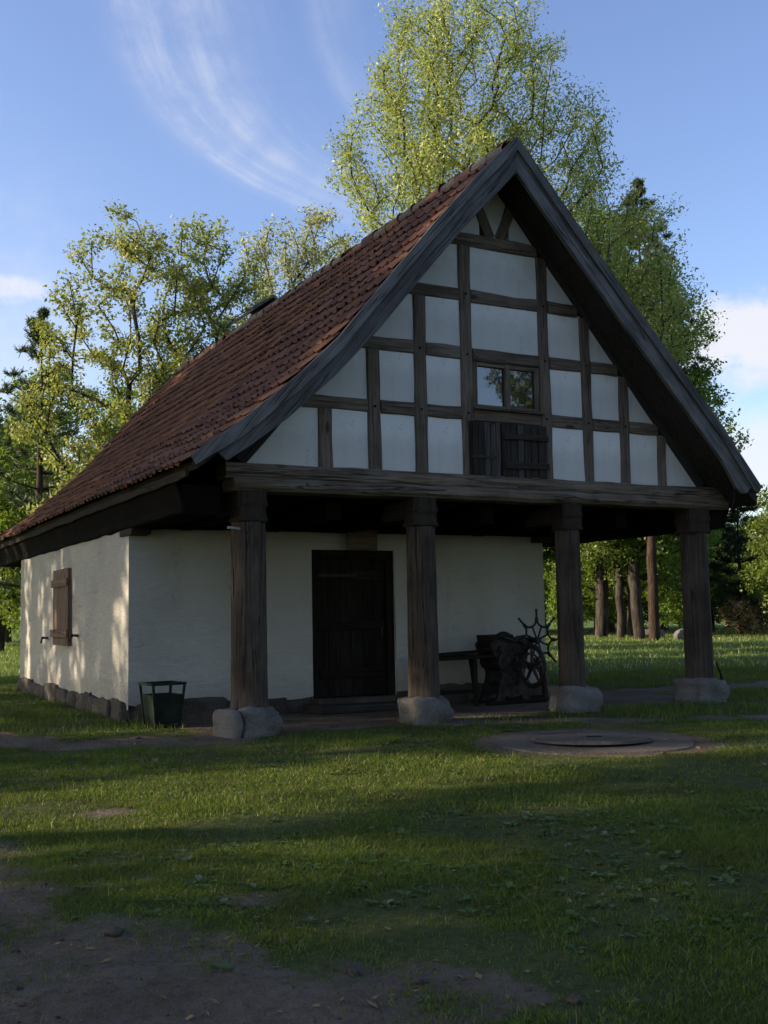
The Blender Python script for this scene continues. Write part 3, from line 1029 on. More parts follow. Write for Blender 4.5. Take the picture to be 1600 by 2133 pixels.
# gable window
wx0, wx1, wz0, wz1 = XA + 0.095, XB - 0.09, Z1 + 0.003, Z2 - HR - 0.003
win = prism('window', [(wx0, wz0), (wx0, wz1), (wx1, wz1), (wx1, wz0), (wx1 - 0.05, wz0 + 0.055), (wx1 - 0.05, wz1 - 0.05), (wx0 + 0.07, wz1 - 0.05), (wx0 + 0.07, wz0 + 0.055), (wx1 - 0.05, wz0 + 0.055), (wx1, wz0)][:4],
            0.02, 0.05, M['dark'], house)
win['label'] = 'two-pane attic window above the hatch'
for nm, p0, p1, w in (('window_frame', (wx0 + 0.04, wz0), (wx0 + 0.04, wz1), 0.075), ('window_frame', (wx1 - 0.03, wz0), (wx1 - 0.03, wz1), 0.055),
                      ('mullion', (3.66, wz0), (3.66, wz1), 0.085)):
    timber(nm, (p0[0], -0.02, p0[1]), (p1[0], -0.02, p1[1]), 0.07, w, M['timber'], win, 0.006, 0.002, upv=(1, 0, 0))
for z in (wz0 + 0.03, wz1 - 0.028):
    timber('window_frame', (wx0 + 0.08, -0.018, z), (3.617, -0.018, z), 0.066, 0.055, M['timber'], win, 0.006, 0.002)
    timber('window_frame', (3.703, -0.018, z), (wx1 - 0.058, -0.018, z), 0.066, 0.055, M['timber'], win, 0.006, 0.002)
timber('window_sill', (wx0 - 0.02, -0.075, wz0 - 0.01), (wx1 + 0.02, -0.075, wz0 - 0.01), 0.12, 0.03, M['timber'], win, 0.004, 0.002)
prism('pane', [(wx0 + 0.07, wz0 + 0.05), (3.625, wz0 + 0.05), (3.625, wz1 - 0.05), (wx0 + 0.07, wz1 - 0.05)], -0.012, -0.006, M['glass'], win)
prism('pane', [(3.695, wz0 + 0.05), (wx1 - 0.05, wz0 + 0.05), (wx1 - 0.05, wz1 - 0.05), (3.695, wz1 - 0.05)], -0.012, -0.006, M['glass'], win)

# loading hatch of old planks below the window
hx0, hx1, hz0, hz1 = XA - 0.01, XB - 0.035, ZB - 0.02, 3.80
hatch = prism('hatch', [(hx0, hz0), (hx1, hz0), (hx1, hz1), (hx0, hz1)], -0.112, -0.092, M['dark'], house, math.pi / 2)
hatch['label'] = 'weathered two-leaf plank hatch under the attic window'
xs = [hx0 + 0.02, 3.11, 3.20, 3.29, 3.375, 3.46, 3.475, 3.61, 3.73, 3.83, 3.95, 4.06, hx1 - 0.02]
for i in range(len(xs) - 1):
    if xs[i + 1] - xs[i] < 0.05:
        continue
    xc = (xs[i] + xs[i + 1]) / 2
    yo = -0.130 + random.uniform(-.008, .008)
    pk = timber('plank', (xc, yo, hz0 + random.uniform(0.0, 0.03)), (xc, yo, hz1 - random.uniform(0.0, 0.04)), 0.026, xs[i + 1] - xs[i] - 0.010,
                M['hatch'] if i in (2, 3, 4, 8) else M['dark'], hatch, 0.004, 0.003, upv=(1, 0, 0))
for z in (3.24, 3.62):
    timber('ledge', (3.50, -0.160, z), (hx1 - 0.01, -0.160, z + 0.01), 0.03, 0.085, M['dark'], hatch, 0.006, 0.003)
timber('hinge_strap', (3.00, -0.155, 3.33), (3.36, -0.155, 3.33), 0.008, 0.04, M['iron'], hatch, 0.002, 0.001)

# ---- roof
PL = [(XM, 7.36), (2.96, 6.89), (2.15, 5.99), (1.47, 5.20), (0.90, 4.545), (0.40, 4.04), (-0.36, 3.42), (-0.98, 2.97)]
PR = [(XM, 7.36), (6.60, 3.85), (7.05, 3.40), (7.60, 2.94)]


def resample(pts, step):
    P_ = [np.array(p) for p in pts]
    out_ = [P_[0]]
    for a_, b_ in zip(P_[:-1], P_[1:]):
        n_ = max(1, int(np.linalg.norm(b_ - a_) / step))
        out_ += [a_ + (b_ - a_) * (i + 1) / n_ for i in range(n_)]
    return np.array(out_)


def smooth_profile(pts):
    p = resample(pts, 0.05)
    for _ in range(60):
        p[1:-1] = 0.25 * p[:-2] + 0.5 * p[1:-1] + 0.25 * p[2:]
    d = np.r_[0, np.cumsum(np.hypot(*np.diff(p, axis=0).T))]
    return p, d


pl_, dl_ = smooth_profile(PL)
pr_, dr_ = smooth_profile(PR)


def deck(p, th0, th1):
    """outline of the deck: profile shifted inward by th0..th1"""
    t = np.gradient(p, axis=0)
    t /= np.linalg.norm(t, axis=1)[:, None]
    n = np.stack([-t[:, 1], t[:, 0]], 1)
    if n[len(n) // 2, 1] < 0:
        n = -n
    return p - n * th0, p - n * th1


topL, botL = deck(pl_[::4], 0.035, 0.13)
topR, botR = deck(pr_[::4], 0.035, 0.13)
top = np.vstack([topL[::-1], topR[1:]])
bot = np.vstack([botL[::-1], botR[1:]])
# pull the two underside halves together at the ridge
V = [(x, y, z) for y in (YV + 0.06, YB) for x, z in list(top) + list(bot)]
nt_ = len(top)
F = []
N2 = 2 * nt_
for i in range(nt_ - 1):
    F.append((i, i + 1, N2 + i + 1, N2 + i))
    F.append((nt_ + i + 1, nt_ + i, N2 + nt_ + i, N2 + nt_ + i + 1))
    F.append((i, nt_ + i, nt_ + i + 1, i + 1))
    F.append((N2 + i, N2 + i + 1, N2 + nt_ + i + 1, N2 + nt_ + i))
F.append((0, N2, N2 + nt_, nt_))
F.append((nt_ - 1, N2 - 1, 2 * N2 - 1, N2 + nt_ - 1))
roof = link('roof', mesh('roof', V, F), house, M['dark'])
roof['label'] = 'steep roof of red clay pantiles with flared eaves'

# one clay pantile
TW, TL, PITCH, EXPO = 0.240, 0.40, 0.207, 0.305


def tile_shape():
    n = 8
    V_, F_ = [], []
    for row, (y, lift) in enumerate(((0.0, 0.045), (TL, 0.0))):
        for i in range(n):
            t = i / (n - 1)
            if t < 0.60:
                z = -0.020 * math.sin(math.pi * t / 0.60)
            else:
                z = 0.036 * math.sin(math.pi * (t - 0.60) / 0.40)
            V_.append((t * TW, y, z + lift))
    for i in range(n):
        v = V_[i]
        V_.append((v[0], v[1] + 0.004, v[2] - 0.020))
    for i in range(n - 1):
        F_.append((i, i + 1, n + i + 1, n + i))
        F_.append((2 * n + i, 2 * n + i + 1, i + 1, i))
    return V_, F_


TV, TF = tile_shape()
tile_me = mesh('tile', TV, TF)
tile_me.materials.append(M['tile'])


def at_arc(p, d, s):
    x = np.interp(s, d, p[:, 0]); z = np.interp(s, d, p[:, 1])
    x2 = np.interp(s + 0.05, d, p[:, 0]); z2 = np.interp(s + 0.05, d, p[:, 1])
    x1 = np.interp(s - 0.05, d, p[:, 0]); z1 = np.interp(s - 0.05, d, p[:, 1])
    t = np.array([x1 - x2, z1 - z2])
    t /= np.linalg.norm(t)
    return x, z, t


placements = []
for side, (p, d) in ((-1, (pl_, dl_)), (1, (pr_, dr_))):
    L = d[-1]
    rows = int((L - 0.10) / EXPO)
    cols = int((YB - (YV + 0.10)) / PITCH)
    for r_ in range(rows + 1):
        s = L + 0.035 - r_ * EXPO
        if s - TL * 0.6 < 0.0:
            continue
        x, z, t = at_arc(p, d, s - TL * 0.45)
        x0, z0, _ = at_arc(p, d, s)
        X = Vector((0, -1, 0)) if side < 0 else Vector((0, 1, 0))
        Y = Vector((t[0], 0, t[1]))
        Zv = X.cross(Y)
        sag = random.gauss(0, 0.004)
        for c_ in range(cols):
            yy = YV + 0.10 + c_ * PITCH + (PITCH if side < 0 else 0)
            ry = random.gauss(0, 0.012)
            Yj = (Y + X * ry).normalized()
            Xj = Yj.cross(Zv).normalized()
            lift = 0.008 + random.gauss(0, 0.004) + sag + (float(fbm(c_ * 0.15, r_ * 0.2, 77 + side, 2)) - 0.5) * 0.05
            o = Vector((x0, yy + random.gauss(0, 0.004), z0)) + Zv * lift + Y * random.gauss(0, 0.008)
            placements.append((side, Matrix(((Xj.x, Yj.x, Zv.x, o.x), (Xj.y, Yj.y, Zv.y, o.y), (Xj.z, Yj.z, Zv.z, o.z), (0, 0, 0, 1)))))
left = [k for k, (s_, m_) in enumerate(placements) if s_ < 0]
left.sort(key=lambda k: (placements[k][1].translation - CAM).length)
singles = set(left[:300])
tv = np.array(TV)
tf = np.array(TF)
bv, bf, bt = [], [], []
for k, (s_, m_) in enumerate(placements):
    if k in singles:
        link('tile', tile_me, roof, None, m_)
    else:
        A = np.array(m_)
        bv.append(tv @ A[:3, :3].T + A[:3, 3])
        bf.append(tf + len(tv) * (len(bv) - 1))
        bt.append(np.full(len(tf), random.random()))
rest = link('roof_tiles', fast_mesh('roof_tiles', np.vstack(bv), np.vstack(bf), np.concatenate(bt)), roof, M['tile'])
tag(rest, kind='stuff')

# ridge tiles bedded in mortar
rsd = random.Random(3)
yy = YV + 0.12
while yy < YB - 0.1:
    ln = rsd.uniform(0.38, 0.44)
    V, F = [], []
    n = 9
    r0, r1 = rsd.uniform(0.118, 0.13), rsd.uniform(0.105, 0.115)
    for j, (t, r_) in enumerate(((0, r0), (0.08, r0), (0.09, r1 + 0.004), (1.06, r1))):
        for i in range(n):
            a_ = math.radians(-25 + 230 * i / (n - 1))
            V.append((math.cos(a_) * r_ * 1.15, t * ln, math.sin(a_) * r_))
    for j in range(3):
        for i in range(n - 1):
            F.append((j * n + i, j * n + i + 1, (j + 1) * n + i + 1, (j + 1) * n + i))
    link('ridge_tile', mesh('ridge_tile', V, F, True), roof, M['mortar'] if rsd.random() < 0.7 else M['tile'],
         Matrix.Translation((XM + rsd.gauss(0, .008), yy, 7.325 + rsd.gauss(0, .012))) @ Matrix.Rotation(rsd.gauss(0, 0.02), 4, 'X'))
    yy += ln * 0.96

# low chimney with a board cap, just behind the ridge
ch = box('chimney', 3.50, 4.05, 8.35, 9.25, 6.6, 7.50, M['brick'], roof, 0.01)
prism('chimney_cap', [(3.28, 7.52), (3.72, 7.84), (4.28, 7.50), (4.28, 7.45), (3.72, 7.78), (3.28, 7.46)], 8.15, 9.45, M['board'], roof)

# bargeboards
TOPB = [(3.45, 7.45), (2.96, 6.97), (2.15, 6.07), (1.47, 5.27), (0.86, 4.54), (0.36, 4.06), (-0.36, 3.46), (-0.92, 3.06)]
BOTB = [(3.45, 6.98), (2.57, 6.06), (2.0, 5.40), (1.39, 4.68), (0.82, 4.08), (0.21, 3.53), (-0.25, 3.19), (-0.55, 3.0)]


def strip(upper, lower):
    return list(upper) + list(lower)[::-1]


def shift(pts, f):
    return [(x, z - f) for x, z in pts]


a1 = math.atan(1.14)
bb = prism('bargeboard', strip(shift(TOPB[:6], 0.16) + [(-0.30, 3.34), (-0.60, 3.10)], BOTB[:7] + [(-0.50, 3.02)]), YV, YV + 0.055, M['board'], house, a1)
bb['label'] = 'grey weathered bargeboard of the left roof slope'
prism('verge_board', strip(TOPB, shift(TOPB[:6], 0.19) + [(-0.36, 3.27), (-0.86, 2.96)]), YV - 0.035, YV - 0.003, M['board'], house, a1)
TOPR = [(3.45, 7.45), (4.38, 6.42), (5.17, 5.55), (5.98, 4.65), (6.83, 3.75), (7.54, 3.03)]
TOPR = [(3.452, 7.45), (4.38, 6.44), (5.17, 5.60), (5.98, 4.77), (6.83, 3.90), (7.56, 3.05)]
bb = prism('bargeboard', [(x, z - 0.15) for x, z in TOPR[:5]] + [(7.40, 3.07), (7.30, 2.96), (7.20, 2.94), (7.10, 3.02)] + [(6.83, 3.42), (5.98, 4.30), (5.17, 5.13), (4.38, 5.97), (3.452, 6.98)],
           YV, YV + 0.055, M['board'], house, -a1)
bb['label'] = 'grey weathered bargeboard of the right roof slope'
prism('verge_board', TOPR + [(7.50, 2.97), (7.42, 2.98)] + [(x, z - 0.18) for x, z in TOPR[:5]][::-1], YV - 0.035, YV - 0.003, M['board'], house, -a1)
# eaves fascia and soffit boards on both sides
for x0_, x1_, z0_, z1_ in ((-0.90, -0.82, 2.86, 2.50), (7.52, 7.42, 2.84, 2.52)):
    s_ = -1 if x0_ < 0 else 1
    timber('eaves_board', (x0_ + s_ * 0.03, YV + 0.08, z0_ + 0.01), (x0_ + s_ * 0.03, YB, z0_ + 0.01), 0.035, 0.09, M['eaves'], house, 0.006, 0.006)
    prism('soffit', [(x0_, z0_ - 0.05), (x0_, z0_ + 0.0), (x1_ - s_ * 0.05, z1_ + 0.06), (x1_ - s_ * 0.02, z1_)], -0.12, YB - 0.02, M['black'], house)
# rear gable boarding
prism('rear_gable', [(-0.2, 2.8), (7.1, 2.8), (XM, 7.0)], YF + 0.9, YF + 1.0, M['dark'], house)

# ------------------------------------------------------------------ sign above the door
sg = empty('door_sign', (2.53, YW, 2.25))
tag(sg, 'small brown wooden board fixed above the porch door', 'sign')
timber('board', (2.30, YW - 0.145, 2.40), (2.77, YW - 0.145, 2.40), 0.03, 0.28, M['sign'], sg, 0.006, 0.002)
for x in (2.36, 2.71):
    tubes('nail', [([(x, YW - 0.14, 2.50), (x, YW - 0.168, 2.50)], 0.009)], M['iron'], sg, 6)
    timber('hanger', (x, YW - 0.115, 2.30), (x, YW - 0.115, 2.52), 0.028, 0.03, M['dark'], sg, 0.003, 0.001)

# ------------------------------------------------------------------ litter bin
bn_ = empty('litter_bin', (-0.56, 1.52, 0))
tag(bn_, 'dark green tapered litter bin by the white wall left of the pillars', 'bin')
bc = Vector((-0.56, 1.52, 0))
ca, sa = math.cos(0.12), math.sin(0.12)


def bp(x, y, z):
    return Vector((bc.x + x * ca - y * sa, bc.y + x * sa + y * ca, z))


def hw(z):
    return 0.155 + 0.05 * z / 0.52


for k in range(4):
    c0, s0 = [(1, 0), (0, 1), (-1, 0), (0, -1)][k]

    def pt(u, z, inn=0.0):
        h_ = hw(z) - inn
        x, y = h_, u * h_
        return bp(x * c0 - y * s0, x * s0 + y * c0, z)
    vv = [pt(-0.93, 0.05), pt(0.93, 0.05), pt(0.93, 0.40), pt(-0.93, 0.40), pt(-0.93, 0.05, .012), pt(0.93, 0.05, .012), pt(0.93, 0.40, .012), pt(-0.93, 0.40, .012)]
    link('panel', mesh('panel', vv, [(0, 1, 2, 3), (7, 6, 5, 4), (0, 4, 5, 1), (1, 5, 6, 2), (2, 6, 7, 3), (3, 7, 4, 0)]), bn_, M['bin'])
    timber('corner_post', pt(1.0, 0.0), pt(1.0, 0.515), 0.03, 0.03, M['bin'], bn_, 0.003, 0.0)
    timber('rim', pt(-1.06, 0.53), pt(1.06, 0.53), 0.045, 0.03, M['bin'], bn_, 0.003, 0.0)
vv = [bp(x * hw(.06), y * hw(.06), 0.06) for x, y in ((-.9, -.9), (.9, -.9), (.9, .9), (-.9, .9))]
link('bottom', mesh('bottom', vv, [(0, 1, 2, 3)]), bn_, M['bin'])

# ------------------------------------------------------------------ bench by the wall
be = empty('wooden_bench', (3.9, 1.65, 0))
tag(be, 'dark wooden bench against the wall behind the second pillar', 'bench')
timber('seat', (3.15, 1.62, 0.68), (4.45, 1.62, 0.70), 0.42, 0.045, M['door'], be, 0.006, 0.003)
timber('seat', (3.55, 1.85, 0.725), (4.42, 1.85, 0.755), 0.30, 0.035, M['door'], be, 0.006, 0.003)
for x, y, dx in ((3.3, 1.48, 0), (4.02, 1.48, 0), (3.35, 1.78, 0.05), (4.15, 1.78, 0.08)):
    timber('leg', (x + dx, y, 0.0), (x, y, 0.66), 0.055, 0.055, M['door'], be, 0.006, 0.002)
timber('stretcher', (3.3, 1.63, 0.2), (4.1, 1.63, 0.2), 0.04, 0.05, M['door'], be, 0.006, 0.002)

# ------------------------------------------------------------------ old hand-cranked machine
ma = empty('old_iron_machine', (4.8, 1.55, 0))
tag(ma, 'black old iron machine with spoked flywheel and star-shaped handwheel', 'machine')


def ring(c, r, ax_a, ax_b, n=28):
    return [Vector(c) + (Vector(ax_a) * math.cos(2 * math.pi * i / n) + Vector(ax_b) * math.sin(2 * math.pi * i / n)) * r for i in range(n + 1)]


# cast frame: two side cheeks with a waisted outline, cross bars and a gear hood
def cheek(y):
    pts = [(4.30, 0.0), (4.38, 0.16), (4.47, 0.42), (4.42, 0.62), (4.30, 0.74), (4.24, 0.86), (4.32, 0.93), (4.50, 0.93), (4.62, 0.95), (4.72, 0.90), (4.86, 0.98),
           (5.02, 0.99), (5.10, 0.88), (5.06, 0.66), (4.98, 0.40), (5.06, 0.16), (5.14, 0.0), (4.98, 0.0), (4.90, 0.12), (4.56, 0.12), (4.46, 0.0)]
    pts = [(4.28 + (x_ - 4.28) * 0.78, z_) for x_, z_ in pts]
    return prism('side_frame', pts, y, y + 0.05, M['iron'], ma)


cheek(1.40); cheek(1.78)
for x, z, r in ((4.42, 0.80, 0.05), (4.70, 0.30, 0.035), (4.80, 0.90, 0.05), (4.50, 0.62, 0.15), (4.72, 0.60, 0.12)):
    tubes('cross_bar', [([(x, 1.36, z), (x, 1.86, z)], r)], M['iron'], ma, 14)
box('feed_box', 4.26, 4.70, 1.45, 1.78, 0.84, 1.0, M['door'], ma, 0.01)
tubes('gear_hood', [([(4.46 + 0.30 * t, 1.6, 0.93 + 0.07 * math.sin(math.pi * t)) for t in np.linspace(0, 1, 9)], 0.05)], M['iron'], ma, 10)
tubes('shaft', [([(4.90, 1.30, 0.92), (4.90, 1.30, 0.92)] and [(4.56, 1.10, 0.55), (4.84, 1.10, 0.55)], 0.022), ([(4.60, 1.42, 0.60), (4.60, 1.10, 0.55)], 0.03)], M['iron'], ma, 8)
# flywheel, plane square to the porch front
fc = Vector((4.75, 1.10, 0.55))
fly = tubes('flywheel', [(ring(fc, 0.285, (0, 1, 0), (0, 0, 1)), 0.036)], M['iron'], ma, 8)
for k in range(5):
    a_ = 2 * math.pi * k / 5 + 0.3
    tubes('spoke', [([fc, fc + Vector((0, math.cos(a_), math.sin(a_))) * 0.28], [0.03, 0.02])], M['iron'], fly, 6)
tubes('hub', [([fc + Vector((-.06, 0, 0)), fc + Vector((.06, 0, 0))], 0.055)], M['iron'], fly, 10)
# star handwheel, facing the front
hc = Vector((5.03, 1.34, 0.91))
items = []
for k in range(8):
    a0, a2 = math.pi / 2 + k * math.pi / 4, math.pi / 2 + (k + 1) * math.pi / 4
    am = (a0 + a2) / 2
    P0 = hc + Vector((math.cos(a0), 0, math.sin(a0))) * 0.285
    P2 = hc + Vector((math.cos(a2), 0, math.sin(a2))) * 0.285
    Pm = hc + Vector((math.cos(am), 0, math.sin(am))) * 0.17
    items.append(([P0 * (1 - t) ** 2 + Pm * 2 * t * (1 - t) + P2 * t * t for t in np.linspace(0, 1, 8)], 0.017))
    Pmid = P0 * 0.25 + Pm * 0.5 + P2 * 0.25
    items.append(([hc, Pmid], 0.015))
star = tubes('star_wheel', items, M['iron'], ma, 6)
for k in range(8):
    a0 = math.pi / 2 + k * math.pi / 4
    d_ = Vector((math.cos(a0), 0, math.sin(a0)))
    tubes('handle', [([hc + d_ * 0.26, hc + d_ * 0.33, hc + d_ * 0.34, hc + d_ * 0.46], [0.030, 0.026, 0.015, 0.019])], M['iron'], star, 8)
tubes('hub', [([hc + Vector((0, -.05, 0)), hc + Vector((0, .45, 0))], 0.045)], M['iron'], star, 10)
tubes('wheel_arm', [([(4.74, 1.62, 0.86), (5.03, 1.62, 0.91)], 0.035), ([(4.74, 1.44, 0.80), (5.03, 1.42, 0.91)], 0.022)], M['iron'], ma, 8)
# curved rear leg on the right
tubes('rear_leg', [([(5.25, 1.75, 0.62), (5.38, 1.75, 0.48), (5.45, 1.75, 0.28), (5.46, 1.75, 0.0)], [0.03, 0.05, 0.06, 0.055])], M['iron'], ma, 8)
timber('foot_board', (4.2, 1.45, 0.03), (5.5, 1.45, 0.03), 0.12, 0.06, M['door'], ma)
timber('foot_board', (4.2, 1.83, 0.03), (5.5, 1.83, 0.03), 0.12, 0.06, M['door'], ma)
tubes('crank', [([(4.6, 1.33, 0.92), (4.35, 1.31, 0.98), (4.35, 1.20, 0.98)], 0.018)], M['iron'], ma, 6)

# ------------------------------------------------------------------ small things on the pillars
br = empty('cord_bracket', (-0.21, -0.02, 2.34))
tag(br, 'pale metal bracket with hanging cord on the nearest left pillar', 'bracket')
tubes('arm', [([(-0.14, -0.10, 2.33), (-0.30, -0.14, 2.34)], 0.016)], M['white'], br, 8)
tubes('cord', [([(-0.27, -0.14, 2.34), (-0.262, -0.14, 2.1), (-0.235, -0.13, 1.85), (-0.23, -0.12, 1.55)], [0.004, 0.005, 0.012, 0.010])], M['iron'], br, 6)
st = empty('wooden_stick', (7.20, -0.13, 0.30))
tag(st, 'short dark stick leaning on the rightmost pillar', 'stick')
tubes('shaft', [([(7.20, -0.13, 0.30), (7.175, -0.12, 0.42), (7.13, -0.10, 0.55)], [0.016, 0.014, 0.010])], M['door'], st, 6)
wr = empty('loose_wire', (7.25, -0.6, 2.5))
tag(wr, 'thin loose wire hanging from the right eave end', 'wire')
tubes('strand', [([(7.12, -0.62, 3.0), (7.10, -0.62, 2.87), (7.06, -0.62, 2.74), (7.0, -0.62, 2.64)], 0.006)], M['iron'], wr, 5)

# ------------------------------------------------------------------ round concrete slab with its lid
sl = empty('round_well_slab', (2.6, -2.85, 0))
tag(sl, 'flat round grey concrete slab with lid lying in front of the porch', 'well cover')


def disc(name, c, r, z0, z1, mat, parent, n=40, tilt=0.0, hole=0.0, seed=1):
    rr_ = random.Random(seed)
    V_, F_ = [], []
    for (rad, z) in (((r + 0.02), z0), (r, z1 - 0.015), (r - 0.02, z1), (max(hole, 0.001), z1 + (0 if hole else 0.006)), (max(hole, 0.001), z0)):
        for i in range(n):
            a_ = 2 * math.pi * i / n
            q_ = rad * (1 + (0.035 * math.sin(5 * a_ + seed) + 0.02 * math.sin(3 * a_ + 2 * seed) if hole else 0.008 * math.sin(4 * a_)) + rr_.gauss(0, 0.006))
            V_.append((math.cos(a_) * q_, math.sin(a_) * q_, z))
    for j in range(4):
        for i in range(n):
            F_.append((j * n + i, j * n + (i + 1) % n, (j + 1) * n + (i + 1) % n, (j + 1) * n + i))
    return link(name, mesh(name, V_, F_), parent, mat, Matrix.Translation(c) @ Matrix.Rotation(tilt, 4, Vector((0.88, -0.47, 0))))


disc('ring', (2.6, -2.85, 0.0), 1.02, -0.05, 0.014, M['slab'], sl, hole=0.52, seed=2)
disc('lid', (2.62, -2.80, 0.020), 0.60, 0.0, 0.022, M['slab'], sl, tilt=-0.03, seed=5)
disc('shaft_floor', (2.6, -2.85, -0.10), 0.58, 0.0, 0.02, M['door'], sl, seed=7)
tubes('lifting_ring', [([(2.55, -2.82, 0.04), (2.55, -2.82, 0.056), (2.68, -2.9, 0.056), (2.68, -2.9, 0.04)], 0.007)], M['iron'], sl, 6)

# ------------------------------------------------------------------ trees


def tubes_np(P0, P1, R0, R1, k):
    """frustums for many edges at once"""
    d = P1 - P0
    L = np.linalg.norm(d, axis=1, keepdims=True)
    d = d / np.maximum(L, 1e-6)
    ref = np.where(np.abs(d[:, 2:3]) < 0.9, np.array([[0, 0, 1.0]]), np.array([[1.0, 0, 0]]))
    a_ = np.cross(d, ref); a_ /= np.linalg.norm(a_, axis=1, keepdims=True)
    b_ = np.cross(d, a_)
    th = 2 * np.pi * np.arange(k) / k
    circ = a_[:, None, :] * np.cos(th)[None, :, None] + b_[:, None, :] * np.sin(th)[None, :, None]
    ext = d * np.minimum(R1[:, None] * 0.6, L * 0.2)
    A = P0[:, None, :] + circ * R0[:, None, None]
    B = (P1 + ext)[:, None, :] + circ * R1[:, None, None]
    V_ = np.concatenate([A, B], 1).reshape(-1, 3)
    n = len(P0)
    base = (np.arange(n) * 2 * k)[:, None]
    j = np.arange(k)[None, :]
    F_ = np.stack([base + j, base + (j + 1) % k, base + k + (j + 1) % k, base + k + j], -1).reshape(-1, 4)
    return V_, F_


def skeleton(centers, trunk, r0, seed, rise=0.3, rmin=0.012, step=0.55):
    """grow limbs from a trunk polyline to every leaf clump centre; returns tube mesh data and clump axes"""
    rng = np.random.default_rng(seed)
    pos = [np.array(trunk[0], float)]
    par = [-1]
    for a_, b_ in zip(trunk[:-1], trunk[1:]):
        a_, b_ = np.array(a_, float), np.array(b_, float)
        n = max(1, int(np.linalg.norm(b_ - a_) / step))
        for i in range(n):
            pos.append(a_ + (b_ - a_) * (i + 1) / n + rng.normal(0, 0.03, 3)); par.append(len(pos) - 2)
    ntr = len(pos)
    order = np.argsort([np.hypot(c_[0] - trunk[-1][0], c_[1] - trunk[-1][1]) + 0.35 * c_[2] for c_ in centers])
    tip = {}
    for ci in order:
        c_ = centers[ci]
        P_ = np.array(pos)
        d = c_ - P_
        dist = np.linalg.norm(d, axis=1)
        hor = np.hypot(d[:, 0], d[:, 1])
        cost = dist + 2.5 * np.maximum(0, P_[:, 2] - c_[2] + rise * hor)
        cost[:3] += 5
        k = int(np.argmin(cost))
        n = max(1, int(dist[k] / step))
        pd = P_[k] - P_[par[k]] if par[k] >= 0 else np.array([0, 0, 1.0])
        pd = pd / (np.linalg.norm(pd) + 1e-6)
        ctrl = P_[k] + pd * dist[k] * 0.30 + (c_ - P_[k]) * 0.25 + np.array([0, 0, 0.06 * dist[k]])
        last = k
        for i in range(n):
            t = (i + 1) / n
            p_ = P_[k] * (1 - t) ** 2 + ctrl * 2 * t * (1 - t) + c_ * t * t
            if i < n - 1:
                p_ = p_ + rng.normal(0, 0.05, 3)
            pos.append(p_); par.append(last); last = len(pos) - 1
        tip[ci] = last
    N = len(pos)
    w = np.zeros(N)
    for ci, l in tip.items():
        w[l] += 1
    for i in range(N - 1, 0, -1):
        w[par[i]] += w[i]
    R = np.maximum(r0 * (w / w[0]) ** 0.47, rmin)
    P_ = np.array(pos); par = np.array(par)
    e = np.arange(1, N)
    R0 = R[par[e]]; R1 = R[e]
    R0 = np.minimum(R0, R1 * 1.35)
    R0 = np.where((par[e] < ntr) & (e < ntr), R[par[e]], R0)
    V1, F1 = tubes_np(P_[par[e]], P_[e], R0, R1, 6)
    ax = np.zeros((len(centers), 3))
    for ci, l in tip.items():
        v_ = P_[l] - P_[par[l]]
        ax[ci] = v_ / (np.linalg.norm(v_) + 1e-6)
    return V1, F1, ax


def leaves(centers, ax, per, sig, size, seed, along=0.8, aspect=0.5, upbias=0.5, droop=0.0):
    rng = np.random.default_rng(seed)
    n = len(centers) * per
    ci = np.repeat(np.arange(len(centers)), per)
    t = rng.uniform(-1.0, 0.55, n)
    jig = rng.normal(0, 1, (n, 3))
    jig *= (1.75 * sig * rng.random((n, 1)) ** 0.55) / np.linalg.norm(jig, axis=1, keepdims=True)
    jig[:, 2] *= 0.75
    p = centers[ci] + ax[ci] * (t * along)[:, None] + jig
    p[:, 2] -= droop * np.abs(rng.normal(0, 1, n)) * sig
    nrm = rng.normal(0, 1, (n, 3)) + np.array([0, 0, upbias])
    nrm /= np.linalg.norm(nrm, axis=1, keepdims=True)
    u = rng.normal(0, 1, (n, 3)); u[:, 2] -= 0.35
    u -= nrm * (u * nrm).sum(1, keepdims=True)
    u /= np.linalg.norm(u, axis=1, keepdims=True) + 1e-9
    v_ = np.cross(nrm, u)
    l = size * (0.5 + 1.1 * rng.random(n) ** 1.5)[:, None]
    w_ = l * aspect
    bend = nrm * l * 0.12
    V_ = np.stack([p - u * l / 2, p + v_ * w_ / 2 + bend, p + u * l / 2, p - v_ * w_ / 2 + bend], 1).reshape(-1, 3)
    F_ = np.arange(n * 4).reshape(n, 4)
    clump = rng.random(len(centers))[ci]
    tint = np.clip(0.75 * rng.random(n) + 0.25 * clump, 0, 0.999)
    return V_, F_, tint


def lobes_sample(lobes, n, seed, mind=0.55, shell=0.55):
    """clump centres spread through a union of ellipsoids, denser towards the outside"""
    rng = np.random.default_rng(seed)
    vol = np.array([l[3] * l[4] * l[5] for l in lobes]) ** 0.8
    pick = rng.choice(len(lobes), n * 6, p=vol / vol.sum())
    L = np.array(lobes, float)[pick]
    d = rng.normal(0, 1, (len(pick), 3)); d /= np.linalg.norm(d, axis=1, keepdims=True)
    r = rng.random(len(pick)) ** (1 / (3.0 + 2 * shell))
    p = L[:, :3] + d * L[:, 3:6] * r[:, None]
    keep = []
    for q_ in p:
        if len(keep) >= n:
            break
        if keep:
            k_ = np.array(keep)
            if (np.sum((k_ - q_) ** 2, 1) < mind * mind).any():
                continue
        keep.append(q_)
    return np.array(keep)


